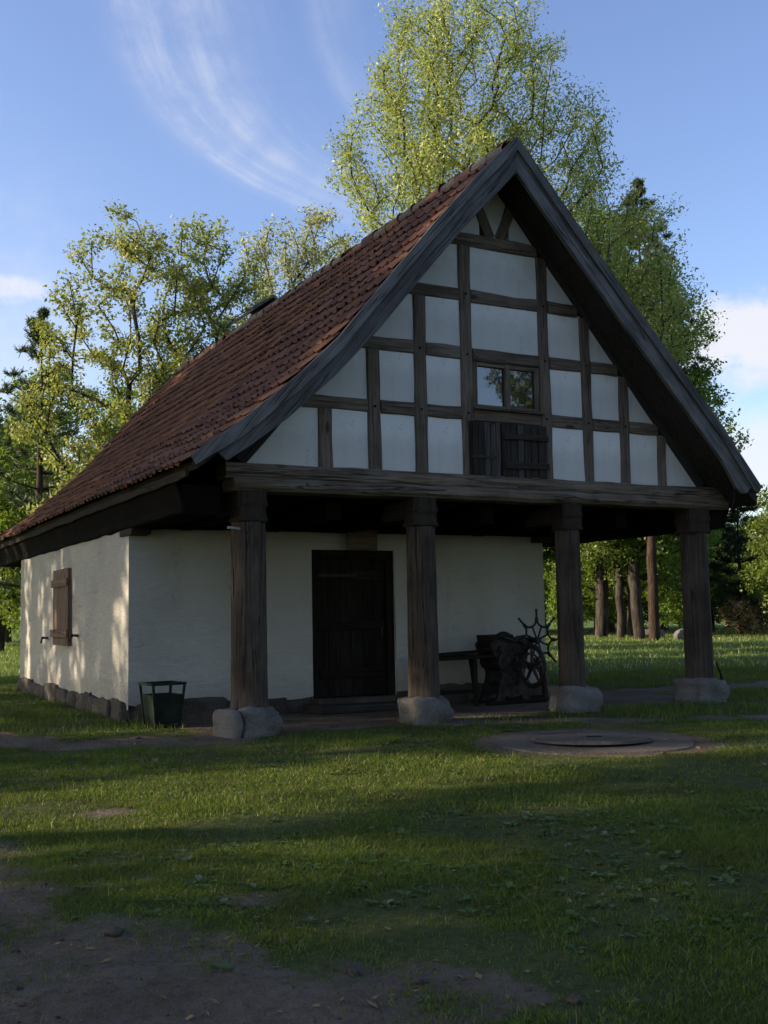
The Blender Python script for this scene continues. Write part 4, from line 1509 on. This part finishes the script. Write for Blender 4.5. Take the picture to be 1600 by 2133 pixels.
def tree_meshes(name, lobes, n, trunk, r0, seed, per, sig, size, leafmat, barkmat='bark', mind=0.55, **kw):
    c_ = lobes_sample(lobes, n, seed, mind)
    rise = kw.pop('rise', 0.3)
    V1, F1, ax = skeleton(c_, trunk, r0, seed + 1, rise)
    me1 = fast_mesh(name + '_trunk', V1, F1, smooth=True)
    me1.materials.append(M[barkmat])
    V2, F2, t2 = leaves(c_, ax, per, sig, size, seed + 2, **kw)
    me2 = fast_mesh(name + '_crown', V2, F2, t2)
    me2.materials.append(M[leafmat])
    return me1, me2


def place_tree(name, meshes, loc, label, rot=0.0, scale=1.0, group=None, cat='tree', sz=1.0):
    e_ = empty(name, (0, 0, 0))
    mw_ = Matrix.Translation((loc[0], loc[1], float(ground_z(loc[0], loc[1])) - 0.05)) @ Matrix.Rotation(rot, 4, 'Z') @ Matrix.Diagonal((scale, scale, scale * sz, 1))
    e_.matrix_basis = mw_
    W[e_.name] = mw_
    for nm, me_ in zip(('trunk', 'crown'), meshes):
        o = bpy.data.objects.new(nm, me_)
        COL.objects.link(o)
        o.parent = e_
    tag(e_, label, cat, group)
    return e_


# lobes: local x,y,z centre and radii.  In local coordinates the camera looks along roughly (0.47, 0.88)
def lx(r, f, z):
    """local offset: r metres to the right of the view, f metres away, z up"""
    return (0.881 * r + 0.473 * f, -0.473 * r + 0.881 * f, z)


def lob(r, f, z, a_, b_, c_):
    return (*lx(r, f, z), a_, b_, c_)


# big tree behind the ridge
big = tree_meshes('big_tree', [lob(0.2, 0, 20.8, 3.6, 3.4, 3.6), lob(-2.6, 0, 18.0, 2.2, 2.4, 3.2), lob(2.8, 0.5, 18.2, 2.6, 2.6, 3.0), lob(0, -1, 15.5, 3.8, 3.0, 3.2),
                               lob(-3.4, 0, 13.4, 2.3, 2.0, 2.6), lob(3.9, 0, 15.2, 2.6, 2.4, 2.6), lob(0.5, 0, 11.0, 4.2, 3.2, 2.6), lob(5.2, 0, 12.2, 2.6, 2.2, 2.4), lob(-1.8, 0, 21.4, 1.9, 2.0, 2.4),
                               lob(6.0, 0, 14.6, 1.7, 1.8, 1.9), lob(6.9, 0, 11.6, 1.7, 1.8, 2.0), lob(-4.0, 0, 10.6, 1.8, 1.8, 1.8)],
                  620, [(0, 0, 0), lx(0.1, 0, 4), lx(-0.1, 0, 8), lx(0.2, 0, 12), lx(-0.1, 0, 16)], 0.30, 101, 235, 0.37, 0.125, 'leaf_robinia', mind=0.55, along=0.9, aspect=0.42, rise=0.8, droop=0.3)
place_tree('robinia_tree', big, (16.6, 20.4), 'tallest tree, pale green and airy, behind the roof ridge')

rob1 = tree_meshes('robinia_a', [lob(-0.2, 0, 11.6, 1.3, 1.3, 1.7), lob(-1.0, 0, 9.4, 1.5, 1.5, 1.7), lob(0.9, 0, 10.0, 1.4, 1.4, 1.9), lob(-1.7, 0, 6.6, 1.5, 1.4, 1.6), lob(0.2, 0, 7.6, 1.8, 1.7, 1.6), lob(1.6, 0, 7.2, 1.4, 1.4, 1.8), lob(-0.6, 0, 4.6, 2.0, 1.6, 1.2)],
                   118, [(0, 0, 0), lx(0.15, 0, 2.5), lx(-0.05, 0, 5), lx(0.1, 0, 8)], 0.13, 201, 230, 0.23, 0.105, 'leaf_robinia', mind=0.52, along=0.45, aspect=0.55, rise=0.45)
place_tree('robinia_tree', rob1, (3.45, 18.4), 'pale green leafy tree at left, directly right of the pine')
rob2 = tree_meshes('robinia_b', [lob(0, 0, 11.6, 1.5, 1.4, 1.5), lob(-0.9, 0, 9.6, 1.3, 1.4, 1.6), lob(1.1, 0, 10.2, 1.3, 1.3, 1.8), lob(0, 0, 8.2, 1.9, 1.7, 1.4), lob(1.2, 0, 7.0, 1.4, 1.4, 1.4), lob(-1.2, 0, 6.6, 1.4, 1.4, 1.4)],
                   112, [(0, 0, 0), lx(-0.2, 0, 2.5), lx(0.1, 0, 5), lx(0.0, 0, 8)], 0.13, 301, 230, 0.23, 0.105, 'leaf_robinia', mind=0.52, along=0.45, aspect=0.55, rise=0.5)
place_tree('robinia_tree', rob2, (5.9, 18.4), 'pale green leafy tree with dark twin stems left of the chimney cap')
rob3 = tree_meshes('robinia_c', [lob(-0.7, 0, 12.4, 1.2, 1.3, 1.8), lob(0.8, 0, 12.6, 1.1, 1.2, 1.9), lob(0, 0, 10.0, 2.0, 1.8, 1.9), lob(-1.3, 0, 9.0, 1.4, 1.4, 1.6), lob(1.6, 0, 9.4, 1.5, 1.4, 1.8), lob(2.2, 0, 11.4, 0.9, 1.0, 1.5), lob(0.2, 0, 7.4, 2.2, 2.0, 1.4)],
                   150, [(0, 0, 0), lx(0.1, 0, 3), lx(-0.1, 0, 6), lx(0.0, 0, 9)], 0.13, 401, 230, 0.23, 0.10, 'leaf_flower', mind=0.52, along=0.5, aspect=0.5, rise=0.6)
place_tree('robinia_tree', rob3, (9.9, 20.6), 'greyish blossoming tree behind the middle of the roof ridge', scale=1.05)
# yellow-green low tree filling below
bush = tree_meshes('young_tree', [lob(0, 0, 4.6, 1.7, 1.6, 1.7), lob(-1.0, 0, 3.4, 1.5, 1.4, 1.5), lob(1.0, 0, 3.2, 1.5, 1.4, 1.6), lob(0.1, 0, 2.0, 2.0, 1.8, 1.2)],
                  90, [(0, 0, 0), (0.05, 0, 1.5), (0, 0.05, 3)], 0.11, 501, 85, 0.30, 0.17, 'leaf_bright', mind=0.5, along=0.4, aspect=0.6)

# round-crowned broadleaf trees (two shapes, copied)
mapA = tree_meshes('maple_a', [lob(0, 0, 16.5, 2.8, 2.6, 2.6), lob(-2.0, 0, 14.0, 2.6, 2.4, 2.6), lob(2.2, 0, 14.0, 2.6, 2.4, 2.8), lob(0, -1, 12.0, 3.8, 3.2, 2.6), lob(3.2, 0, 10.6, 2.4, 2.2, 2.4), lob(-3.0, 0, 10.2, 2.4, 2.2, 2.4), lob(0.5, 0, 8.0, 4.2, 3.6, 2.2), lob(-1, -1.5, 5.6, 3.0, 2.4, 1.4)],
                   330, [(0, 0, 0), lx(0.2, 0, 3), lx(-0.1, 0, 6), lx(0.1, 0, 10), lx(0, 0, 14)], 0.30, 601, 150, 0.38, 0.175, 'leaf_green', mind=0.72, along=0.6, aspect=0.62, rise=0.25)
mapB = tree_meshes('maple_b', [lob(0, 0, 12.0, 2.4, 2.2, 2.2), lob(-1.8, 0, 9.6, 2.2, 2.2, 2.2), lob(2.0, 0, 9.4, 2.2, 2.2, 2.2), lob(0, 0, 7.4, 3.4, 3.0, 2.0), lob(-2.4, -1, 5.4, 2.2, 2.0, 1.6), lob(2.6, -1, 5.2, 2.2, 2.0, 1.6), lob(0, -1.5, 3.8, 3.0, 2.2, 1.3)],
                   230, [(0, 0, 0), lx(-0.15, 0, 2.5), lx(0.1, 0, 5), lx(0, 0, 9)], 0.19, 701, 150, 0.36, 0.17, 'leaf_green', mind=0.68, along=0.55, aspect=0.62, rise=0.2)
mapL = tree_meshes('maple_l', [lob(0, 0, 7.0, 1.9, 1.8, 1.5), lob(-1.2, 0, 5.4, 1.9, 1.8, 1.7), lob(1.3, 0, 5.2, 1.9, 1.8, 1.7), lob(0, 0, 3.6, 2.8, 2.4, 1.6), lob(-1.4, -0.8, 2.2, 1.7, 1.5, 1.2), lob(1.4, -0.8, 2.0, 1.7, 1.5, 1.2)],
                   150, [(0, 0, 0), lx(0.1, 0, 2), lx(0, 0, 5)], 0.2, 801, 150, 0.36, 0.16, 'leaf_bright', mind=0.62, along=0.45, aspect=0.62, rise=0.2)


def pine_meshes(name, H, base, width, seed, whorls, mat='needle', dense=1.0, tipcone=0.12, thick=0.018):
    rng = np.random.default_rng(seed)
    P0, P1, R0, R1 = [], [], [], []
    tuft, tdir = [], []
    tz = np.linspace(0, H, 24)
    tx = np.cumsum(rng.normal(0, 0.03, 24)); ty = np.cumsum(rng.normal(0, 0.03, 24))
    for i in range(23):
        P0.append((tx[i], ty[i], tz[i])); P1.append((tx[i + 1], ty[i + 1], tz[i + 1]))
        R0.append(thick * H * (1 - tz[i] / H) + 0.012); R1.append(thick * H * (1 - tz[i + 1] / H) + 0.012)
    for k in range(whorls):
        f = k / (whorls - 1)
        z = base + (H - base) * f ** 0.9
        Lb = width * (1 - f) ** 0.75 * (0.75 + 0.25 * math.sin(3.1 * f + 0.4)) + 0.15
        if f < 0.15:
            Lb *= 0.75
        for j in range(int(rng.integers(4, 7))):
            if rng.random() < 0.12:
                continue
            th = rng.uniform(0, 6.28)
            ln = Lb * rng.uniform(0.65, 1.15)
            rise_ = 0.15 + 0.5 * f
            o = np.array([np.interp(z, tz, tx), np.interp(z, tz, ty), z])
            prev = o
            nseg = max(2, int(ln / 0.45))
            for s_ in range(nseg):
                t = (s_ + 1) / nseg
                p_ = o + np.array([math.cos(th) * ln * t, math.sin(th) * ln * t, ln * (rise_ * t - 0.25 * t * (1 - t)) + rng.normal(0, 0.04)])
                P0.append(prev); P1.append(p_)
                R0.append(0.022 * ln * (1 - 0.8 * (t - 1 / nseg)) + 0.004); R1.append(0.022 * ln * (1 - 0.8 * t) + 0.004)
                if t > 0.3:
                    for q_ in range(int(4 * dense) if t < 1 else int(6 * dense)):
                        side = rng.normal(0, 1, 3); side[2] = abs(side[2]) * 0.4
                        side /= np.linalg.norm(side)
                        e_ = p_ + side * rng.uniform(0.1, 0.42) * min(1, ln)
                        P0.append(p_); P1.append(e_); R0.append(0.008); R1.append(0.004)
                        tuft.append(e_); tdir.append(side + np.array([0, 0, 0.6]))
                prev = p_
    for q_ in range(int(14 * dense)):
        z = H - rng.random() * H * tipcone
        tuft.append(np.array([tx[-1], ty[-1], z]) + rng.normal(0, 0.05 + 0.10 * (H - z), 3) * np.array([1, 1, .3])); tdir.append(np.array([0, 0, 1.0]))
    V1, F1 = tubes_np(np.array(P0), np.array(P1), np.array(R0), np.array(R1), 5)
    me1 = fast_mesh(name + '_trunk', V1, F1, smooth=True)
    me1.materials.append(M['pinebark'])
    T = np.array(tuft); D = np.array(tdir); D /= np.linalg.norm(D, axis=1, keepdims=True)
    per = 20
    n = len(T) * per
    ci = np.repeat(np.arange(len(T)), per)
    d = D[ci] * 0.75 + rng.normal(0, 0.55, (n, 3))
    d /= np.linalg.norm(d, axis=1, keepdims=True)
    l = rng.uniform(0.13, 0.26, n)[:, None]
    p = T[ci] - D[ci] * rng.uniform(0, 0.25, n)[:, None]
    s_ = np.cross(d, rng.normal(0, 1, (n, 3))); s_ /= np.linalg.norm(s_, axis=1, keepdims=True)
    w_ = 0.016
    V_ = np.stack([p - s_ * w_, p + s_ * w_, p + d * l + s_ * w_ * .5, p + d * l - s_ * w_ * .5], 1).reshape(-1, 3)
    me2 = fast_mesh(name + '_crown', V_, np.arange(n * 4).reshape(n, 4), rng.random(n) * 0.99)
    me2.materials.append(M[mat])
    return me1, me2


pineA = pine_meshes('pine_a', 12.4, 2.6, 2.6, 11, 17)
pineB = pine_meshes('pine_b', 22.5, 10.0, 3.0, 12, 24, 'needle', 1.6, thick=0.012)
pineC = pine_meshes('pine_c', 7.6, 0.7, 2.3, 13, 14, 'needle_dark', 1.4)
place_tree('pine_tree', pineA, (2.7, 27.8), 'dark pine with pointed top at the left edge', cat='tree')
place_tree('pine_tree', pineB, (27.6, 23.7), 'tall pine with single dark trunk between the right pillars, its top over the roof', rot=1.0, scale=0.9)
place_tree('spruce_tree', pineC, (36.9, 27.6), 'dark low conifer right of the rightmost pillar', cat='tree')

# broadleaf trees to the right and behind
place_tree('broadleaf_tree', mapA, (29.0, 28.9), 'big green tree rising over the right roof slope', rot=0.3, scale=1.12)
place_tree('broadleaf_tree', mapB, (28.9, 27.4), 'thick-trunked tree seen between the right pillars, nearer of the clump', rot=2.0, scale=1.0)
place_tree('broadleaf_tree', mapB, (30.6, 28.6), 'slender trunk at the right of the tree clump between the pillars', rot=4.4, scale=0.9)
place_tree('broadleaf_tree', mapL, (32.9, 20.9), 'bright green round tree at the right edge', rot=0.8, scale=0.78)
FAR = 'background trees closing the far side of the meadow'
for i, (x, y, me_, sc_, ro) in enumerate([
        (36.5, 37.0, mapB, 1.15, 0.2), (40.0, 40.0, mapB, 0.9, 1.9), 
        (31.5, 41.0, mapB, 1.0, 2.4), (26.0, 44.0, mapB, 1.1, 5.3), (38.0, 46.0, mapB, 1.2, 4.1),
        (2.0, 47.0, mapB, 1.0, 0.5), (7.5, 50.0, mapB, 1.1, 2.9), (-3.0, 52.0, mapB, 1.0, 4.0), (13.0, 52.0, mapB, 1.1, 1.6), (20.0, 50.0, mapB, 1.15, 3.6)]):
    place_tree('broadleaf_tree', me_, (x, y), 'one of the green trees closing the far side of the meadow', rot=ro, scale=sc_, group=FAR)
for k, b_ in enumerate([3.0, 6.0, 9.0, 12.0] + [33.5 + 1.55 * i for i in range(14)]):
    d_ = 74 + 5 * math.sin(k * 2.3)
    place_tree('broadleaf_tree', mapL, (CAM.x + d_ * math.sin(math.radians(b_)), CAM.y + d_ * math.cos(math.radians(b_))),
               'one of the green trees closing the far side of the meadow', rot=k * 1.7, scale=(0.95 if b_ > 43 else 1.35) + 0.15 * math.sin(k * 1.3), group=FAR)
place_tree('broadleaf_tree', mapL, (3.2, 39.0), 'light green bushy tree at the left edge behind the white wall', rot=2.2, scale=1.15)
place_tree('broadleaf_tree', mapL, (6.6, 30.5), 'light green tree low behind the left end of the roof', rot=4.0, scale=0.95)
place_tree('young_tree', bush, (12.0, 21.6), 'yellow-green small tree beside the foot of the tallest tree', rot=1.2, scale=1.35, sz=1.62)
place_tree('broadleaf_tree', mapA, (29.2, 26.4), 'green tree filling the sky edge just above the right roof slope', rot=2.6, scale=0.92)
place_tree('young_tree', bush, (37.8, 32.4), 'low green shrub tree behind the meadow at right', rot=3.0, scale=0.7)
for k, b_ in enumerate((34.6, 36.2, 37.9, 39.3, 40.8, 42.1, 43.5, 45.2, 46.9, 48.5)):
    d_ = 59 + 2.5 * math.sin(k * 1.9)
    place_tree('shrub', bush, (CAM.x + d_ * math.sin(math.radians(b_)), CAM.y + d_ * math.cos(math.radians(b_))),
               'one of the green shrubs along the far side of the meadow', rot=k * 2.1, scale=0.75 + 0.15 * math.sin(k * 2.7), group='shrubs along the far side of the meadow', cat='shrub')
db = tree_meshes('dry_bush', [lob(0, 0, 1.1, 1.3, 1.1, 0.9), lob(0.5, 0, 0.6, 1.2, 1.0, 0.6)], 34, [(0, 0, 0), (0, 0, 0.5)], 0.05, 901, 70, 0.25, 0.14, 'dry', mind=0.35, along=0.3)
place_tree('dry_bush', db, (36.1, 26.5), 'brown withered bush beside the dark conifer', cat='bush')

# trees standing left of the picture, whose shade falls on the house and lawn
SHADE = 'trees left of the picture that shade the lawn'
openA = tree_meshes('open_tree', [lob(0, 0, 13.2, 2.2, 2.2, 1.8), lob(-1.5, 0, 11.0, 2.0, 2.0, 2.0), lob(1.6, 0, 10.8, 2.0, 2.0, 2.0), lob(0, 0, 8.4, 2.9, 2.9, 2.0), lob(-1.2, 0, 6.4, 2.0, 2.0, 1.3), lob(1.4, 0, 6.2, 2.0, 2.0, 1.3)],
                    92, [(0, 0, 0), (0.2, 0, 3), (-0.1, 0.1, 6), (0.1, 0, 10)], 0.26, 1001, 58, 0.42, 0.24, 'leaf_green', mind=0.8, along=0.6, aspect=0.6, rise=0.3)
highA = tree_meshes('high_tree', [lob(0, 0, 13.5, 2.0, 2.0, 1.6), lob(-1.0, 0, 11.4, 1.8, 1.8, 1.6), lob(1.2, 0, 10.6, 1.9, 1.9, 1.7), lob(0, 0, 9.4, 2.3, 2.3, 1.3)],
                    110, [(0, 0, 0), (0.2, 0, 4), (0.0, 0.1, 8), (0.1, 0, 11)], 0.24, 1101, 75, 0.42, 0.24, 'leaf_green', mind=0.7, along=0.5, aspect=0.6, rise=0.4)
for (qn, t, me_, sc_, ro, lab) in (
        (13.4, 21.0, mapA, 0.92, 0.4, 'dense tree farthest back of the row left of the picture'),
        (9.0, 20.0, openA, 1.2, 1.4, 'open-crowned tree whose gaps dapple the far end of the white side wall'),
        (5.2, 21.5, openA, 1.25, 4.0, 'open-crowned tree whose gaps dapple the shuttered side wall'),
        (1.6, 20.0, mapB, 1.15, 5.2, 'dense tree left of the picture shading the porch front'),
        (-5.5, 20.0, highA, 1.0, 2.0, 'high-crowned tree left of the picture letting sun under it onto the lawn'),
        (7.6, 27.0, highA, 1.45, 0.5, 'tall high-crowned tree behind the shade row, shading the far half of the roof'),
        (3.0, 27.5, highA, 1.45, 3.6, 'tall high-crowned tree behind the shade row, shading the near half of the roof'),
        (-7.3, 18.0, openA, 0.66, 1.0, 'small thin tree left of the picture shading the near lawn'),
        (-10.8, 20.0, mapB, 1.2, 3.0, 'dense tree left of the picture nearest the viewer')):
    place_tree('broadleaf_tree', me_, (0.37 * qn - 0.93 * t, 0.93 * qn + 0.37 * t), lab, rot=ro, scale=sc_, group=SHADE)
# tree across the lawn, mirrored in the attic window
place_tree('broadleaf_tree', mapB, (22.8, -20.5), 'leafy tree behind the viewer, mirrored in the attic window', rot=1.0, scale=1.1)

for (x, y, me_, sc_, ro, lab) in (
        (9.0, -27.0, mapA, 0.9, 0.7, 'big tree straight behind the viewer, out of the picture'),
        (-1.5, -30.0, mapA, 0.95, 2.7, 'big tree behind the viewer to the left, out of the picture'),
        (-12.0, -26.0, mapA, 0.9, 4.7, 'big tree far behind the viewer at the lawn corner, out of the picture'),
        (28.0, -13.0, mapA, 0.9, 5.5, 'big tree across the lawn to the right, out of the picture'),
        (31.0, -2.0, mapB, 1.1, 1.5, 'round tree beside the path to the right, out of the picture'),
        (-21.0, -15.0, mapA, 0.9, 3.3, 'big tree behind the viewer on the sunny side, out of the picture')):
    place_tree('broadleaf_tree', me_, (x, y), lab, rot=ro, scale=sc_)

# boulders in the meadow
for (x, y, s_, lab, sd_) in ((29.2, 23.6, (0.9, 0.75, 0.62), 'pale rounded boulder at the foot of the single dark trunk', 81),
                             (30.9, 27.6, (1.7, 1.0, 0.5), 'low dark boulder right of the tree clump', 82), (41.0, 27.0, (1.8, 1.0, 0.5), 'flat pale boulder at the right edge of the meadow', 83)):
    o = boulder('boulder', (x, y, 0.15), s_, M['stone'], None, sd_, 0.4, 0.3, 3, 0.12)
    tag(o, lab, 'boulder')

# ------------------------------------------------------------------ grass


def in_view(x, y, m=1.25):
    dx, dy = x - CAM.x, y - CAM.y
    f = dx * 0.4747 + dy * 0.8802
    r = dx * 0.8802 - dy * 0.4747
    return f, np.abs(r) < 0.362 * f * m + 0.4


def blades(n, d0, d1, h, w, lean, seed, segs=2, bare_keep=0.02, tall=None):
    rng = np.random.default_rng(seed)
    f = np.sqrt(rng.uniform(d0 ** 2, d1 ** 2, n))
    r = rng.uniform(-1, 1, n) * (0.362 * f * 1.2 + 0.4)
    x = CAM.x + 0.4747 * f + 0.8802 * r
    y = CAM.y + 0.8802 * f - 0.4747 * r
    b_ = bare(x, y)
    den = 0.06 + 1.6 * sstep(fbm(x * 1.4, y * 1.4, 61, 4) + 0.35 * (fbm(x * 6, y * 6, 63, 2) - 0.5), 0.33, 0.66)
    keep = rng.random(n) < np.clip((1 - b_) ** 1.2 * den + bare_keep, 0, 1)
    keep &= ~((x > XW0 - 0.05) & (x < XW1 + .1) & (y > YW - 0.1) & (y < YF))
    keep &= np.hypot(x - 2.6, y + 2.85) > 0.78 + 0.36 * fbm(x * 2.5, y * 2.5, 65, 3)
    for c_, s_, *_r in stones:
        keep &= ~((np.abs(x - c_[0]) < s_[0] * 0.47) & (np.abs(y - c_[1]) < s_[1] * 0.47))
    x, y, b_ = x[keep], y[keep], b_[keep]
    n = len(x)
    z = ground_z(x, y) - 0.004
    tuf = fbm(x * 2.6, y * 2.6, 71, 3)
    hh = h * rng.uniform(0.5, 1.3, n) * (0.55 + 0.95 * tuf) * (1 - 0.45 * b_)
    if tall is not None:
        hh *= np.where(rng.random(n) < tall, 1.9, 1.0)
    th = rng.uniform(0, 2 * np.pi, n)
    ln = rng.uniform(0.15, 1.0, n) * lean * hh
    ph = rng.uniform(0, 2 * np.pi, n)
    ww = w * rng.uniform(0.6, 1.3, n)
    sx, sy = np.cos(th) * ww / 2, np.sin(th) * ww / 2
    lx_, ly_ = np.cos(ph) * ln, np.sin(ph) * ln
    base = np.stack([x, y, z], -1)
    if segs == 2:
        m1 = base + np.stack([lx_ * 0.3, ly_ * 0.3, hh * 0.6], -1)
        tp = base + np.stack([lx_, ly_, hh], -1)
        sv = np.stack([sx, sy, 0 * sx], -1)
        V_ = np.stack([base - sv, base + sv, m1 + sv * 0.8, m1 - sv * 0.8, tp + sv * .12, tp - sv * .12], 1).reshape(-1, 3)
        b0 = (np.arange(n) * 6)[:, None]
        F_ = np.concatenate([b0 + np.array([[0, 1, 2, 3]]), b0 + np.array([[3, 2, 4, 5]])], 1).reshape(-1, 4)
        t = np.repeat(rng.random(n) * 0.999, 2)
    else:
        tp = base + np.stack([lx_, ly_, hh], -1)
        sv = np.stack([sx, sy, 0 * sx], -1)
        V_ = np.stack([base - sv, base + sv, tp + sv * .2, tp - sv * .2], 1).reshape(-1, 3)
        F_ = np.arange(n * 4).reshape(n, 4)
        t = rng.random(n) * 0.999
    return V_, F_, t


def stuff(name, parts, mat, label):
    V_, F_, T_, b0 = [], [], [], 0
    for v_, f_, t_ in parts:
        V_.append(v_); F_.append(f_ + b0); T_.append(t_); b0 += len(v_)
    o = link(name, fast_mesh(name, np.vstack(V_), np.vstack(F_), np.concatenate(T_)), None, mat)
    tag(o, label, 'grass', kind='stuff')
    return o


stuff('grass', [blades(270000, 2.6, 7.0, 0.022, 0.0042, 1.3, 1, tall=0.06, bare_keep=0.05), blades(190000, 7.0, 13.0, 0.026, 0.0065, 1.2, 2, tall=0.03),
                blades(90000, 13.0, 24.0, 0.07, 0.013, 0.7, 3, 1),
                blades(9000, 2.6, 12.0, 0.075, 0.0035, 0.9, 8, 2, bare_keep=0.10)], M['grass'], 'short uneven lawn grass around the house')
stuff('meadow_grass', [blades(130000, 24.0, 66.0, 0.085, 0.028, 0.8, 4, 1, tall=0.05)], M['meadow'], 'longer pale flowering meadow grass far behind the house')


def weeds(n, d0, d1, size, seed):
    rng = np.random.default_rng(seed)
    f = np.sqrt(rng.uniform(d0 ** 2, d1 ** 2, n))
    r = rng.uniform(-1, 1, n) * (0.362 * f * 1.15 + 0.3)
    x = CAM.x + 0.4747 * f + 0.8802 * r
    y = CAM.y + 0.8802 * f - 0.4747 * r
    patch = fbm(x * 0.9 + 7, y * 0.9, 91, 3)
    keep = (rng.random(n) < np.clip((patch - 0.35) * 3, 0, 1)) & (bare(x, y) < 0.55) & (np.hypot(x - 2.6, y + 2.85) > 1.1)
    x, y = x[keep], y[keep]
    V_, F_, T_ = [], [], []
    k = 0
    for xi, yi in zip(x, y):
        z0 = float(ground_z(xi, yi))
        nl = int(rng.integers(3, 7))
        sz = size * rng.uniform(0.6, 1.5)
        t0 = rng.random()
        a0 = rng.uniform(0, 6.28)
        for j in range(nl):
            a_ = a0 + 6.283 * j / nl + rng.normal(0, 0.25)
            d = np.array([math.cos(a_), math.sin(a_), rng.uniform(0.15, 0.9)])
            d /= np.linalg.norm(d)
            s_ = np.array([-math.sin(a_), math.cos(a_), 0.0])
            o = np.array([xi, yi, z0])
            l = sz * rng.uniform(0.7, 1.2)
            w_ = l * 0.30
            V_ += [o + d * l * .15, o + d * l * .45 + s_ * w_ + (0, 0, .004), o + d * l * .85 + s_ * w_ * .7 - (0, 0, l * .10), o + d * l - (0, 0, l * .2),
                   o + d * l * .85 - s_ * w_ * .7 - (0, 0, l * .10), o + d * l * .45 - s_ * w_ + (0, 0, .004)]
            F_ += [(k, k + 1, k + 2, k + 3), (k, k + 3, k + 4, k + 5)]
            t = min(.999, 0.6 * t0 + 0.4 * rng.random())
            T_ += [t, t]
            k += 6
    return np.array(V_), np.array(F_), np.array(T_)


o = stuff('weeds', [weeds(2200, 2.8, 7.5, 0.042, 5), weeds(700, 7.5, 13, 0.05, 6)], M['weed'], 'small broad-leaved weeds growing among the lawn grass')
o['category'] = 'weeds'

# pebbles and clods on the bare soil
rng = np.random.default_rng(15)
V_, F_ = [], []
oct_ = np.array([(1, 0, 0), (0, 1, 0), (-1, 0, 0), (0, -1, 0), (0, 0, 1), (0, 0, -1)], float)
of = np.array([(0, 1, 4), (1, 2, 4), (2, 3, 4), (3, 0, 4), (1, 0, 5), (2, 1, 5), (3, 2, 5), (0, 3, 5)])
k = 0
for _ in range(5200):
    f = math.sqrt(rng.uniform(2.6 ** 2, 13 ** 2)); r = rng.uniform(-1, 1) * (0.38 * f + .3)
    x = CAM.x + 0.4747 * f + 0.8802 * r; y = CAM.y + 0.8802 * f - 0.4747 * r
    if rng.random() > float(bare(x, y)) or y > 1.9:
        continue
    s_ = 0.006 * rng.uniform(0.5, 1.0) * (1 + rng.pareto(2.5))
    s_ = min(s_, 0.05)
    P_ = (oct_ + rng.normal(0, 0.22, (6, 3))) * np.array([s_, s_ * rng.uniform(.6, 1), s_ * .6])
    P_ += np.array([x, y, float(ground_z(x, y)) + s_ * 0.2])
    V_.append(P_); F_.append(of + k); k += 6
o = link('soil_clods', fast_mesh('soil_clods', np.vstack(V_), np.vstack(F_)), None, M['plinth'])
tag(o, 'small pebbles and clods scattered on the bare soil', 'pebbles', kind='stuff')

rng = np.random.default_rng(23)
n = 2600
f = np.sqrt(rng.uniform(2.6 ** 2, 12 ** 2, n)); r = rng.uniform(-1, 1, n) * (0.38 * f + .3)
x = CAM.x + 0.4747 * f + 0.8802 * r; y = CAM.y + 0.8802 * f - 0.4747 * r
k_ = (y < 1.8) & (rng.random(n) < 0.25 + 0.75 * bare(x, y)) & (np.hypot(x - 2.6, y + 2.85) > 0.3)
x, y = x[k_], y[k_]; n = len(x)
th = rng.uniform(0, 6.283, n); ln = 0.012 * (1 + rng.pareto(3.0, n)); ln = np.minimum(ln, 0.06)
d = np.stack([np.cos(th), np.sin(th), rng.normal(0, 0.25, n)], -1) * ln[:, None]
w_ = np.stack([-np.sin(th), np.cos(th), rng.normal(0, 0.4, n)], -1) * (ln * rng.uniform(0.12, 0.55, n))[:, None]
p = np.stack([x, y, ground_z(x, y) + 0.008], -1)
o = link('leaf_litter', fast_mesh('leaf_litter', np.stack([p - d, p + w_, p + d, p - w_], 1).reshape(-1, 3), np.arange(n * 4).reshape(n, 4), rng.random(n) * .99), None, M['dry'])
tag(o, 'dry leaf bits and twigs scattered on lawn and soil', 'leaf litter', kind='stuff')
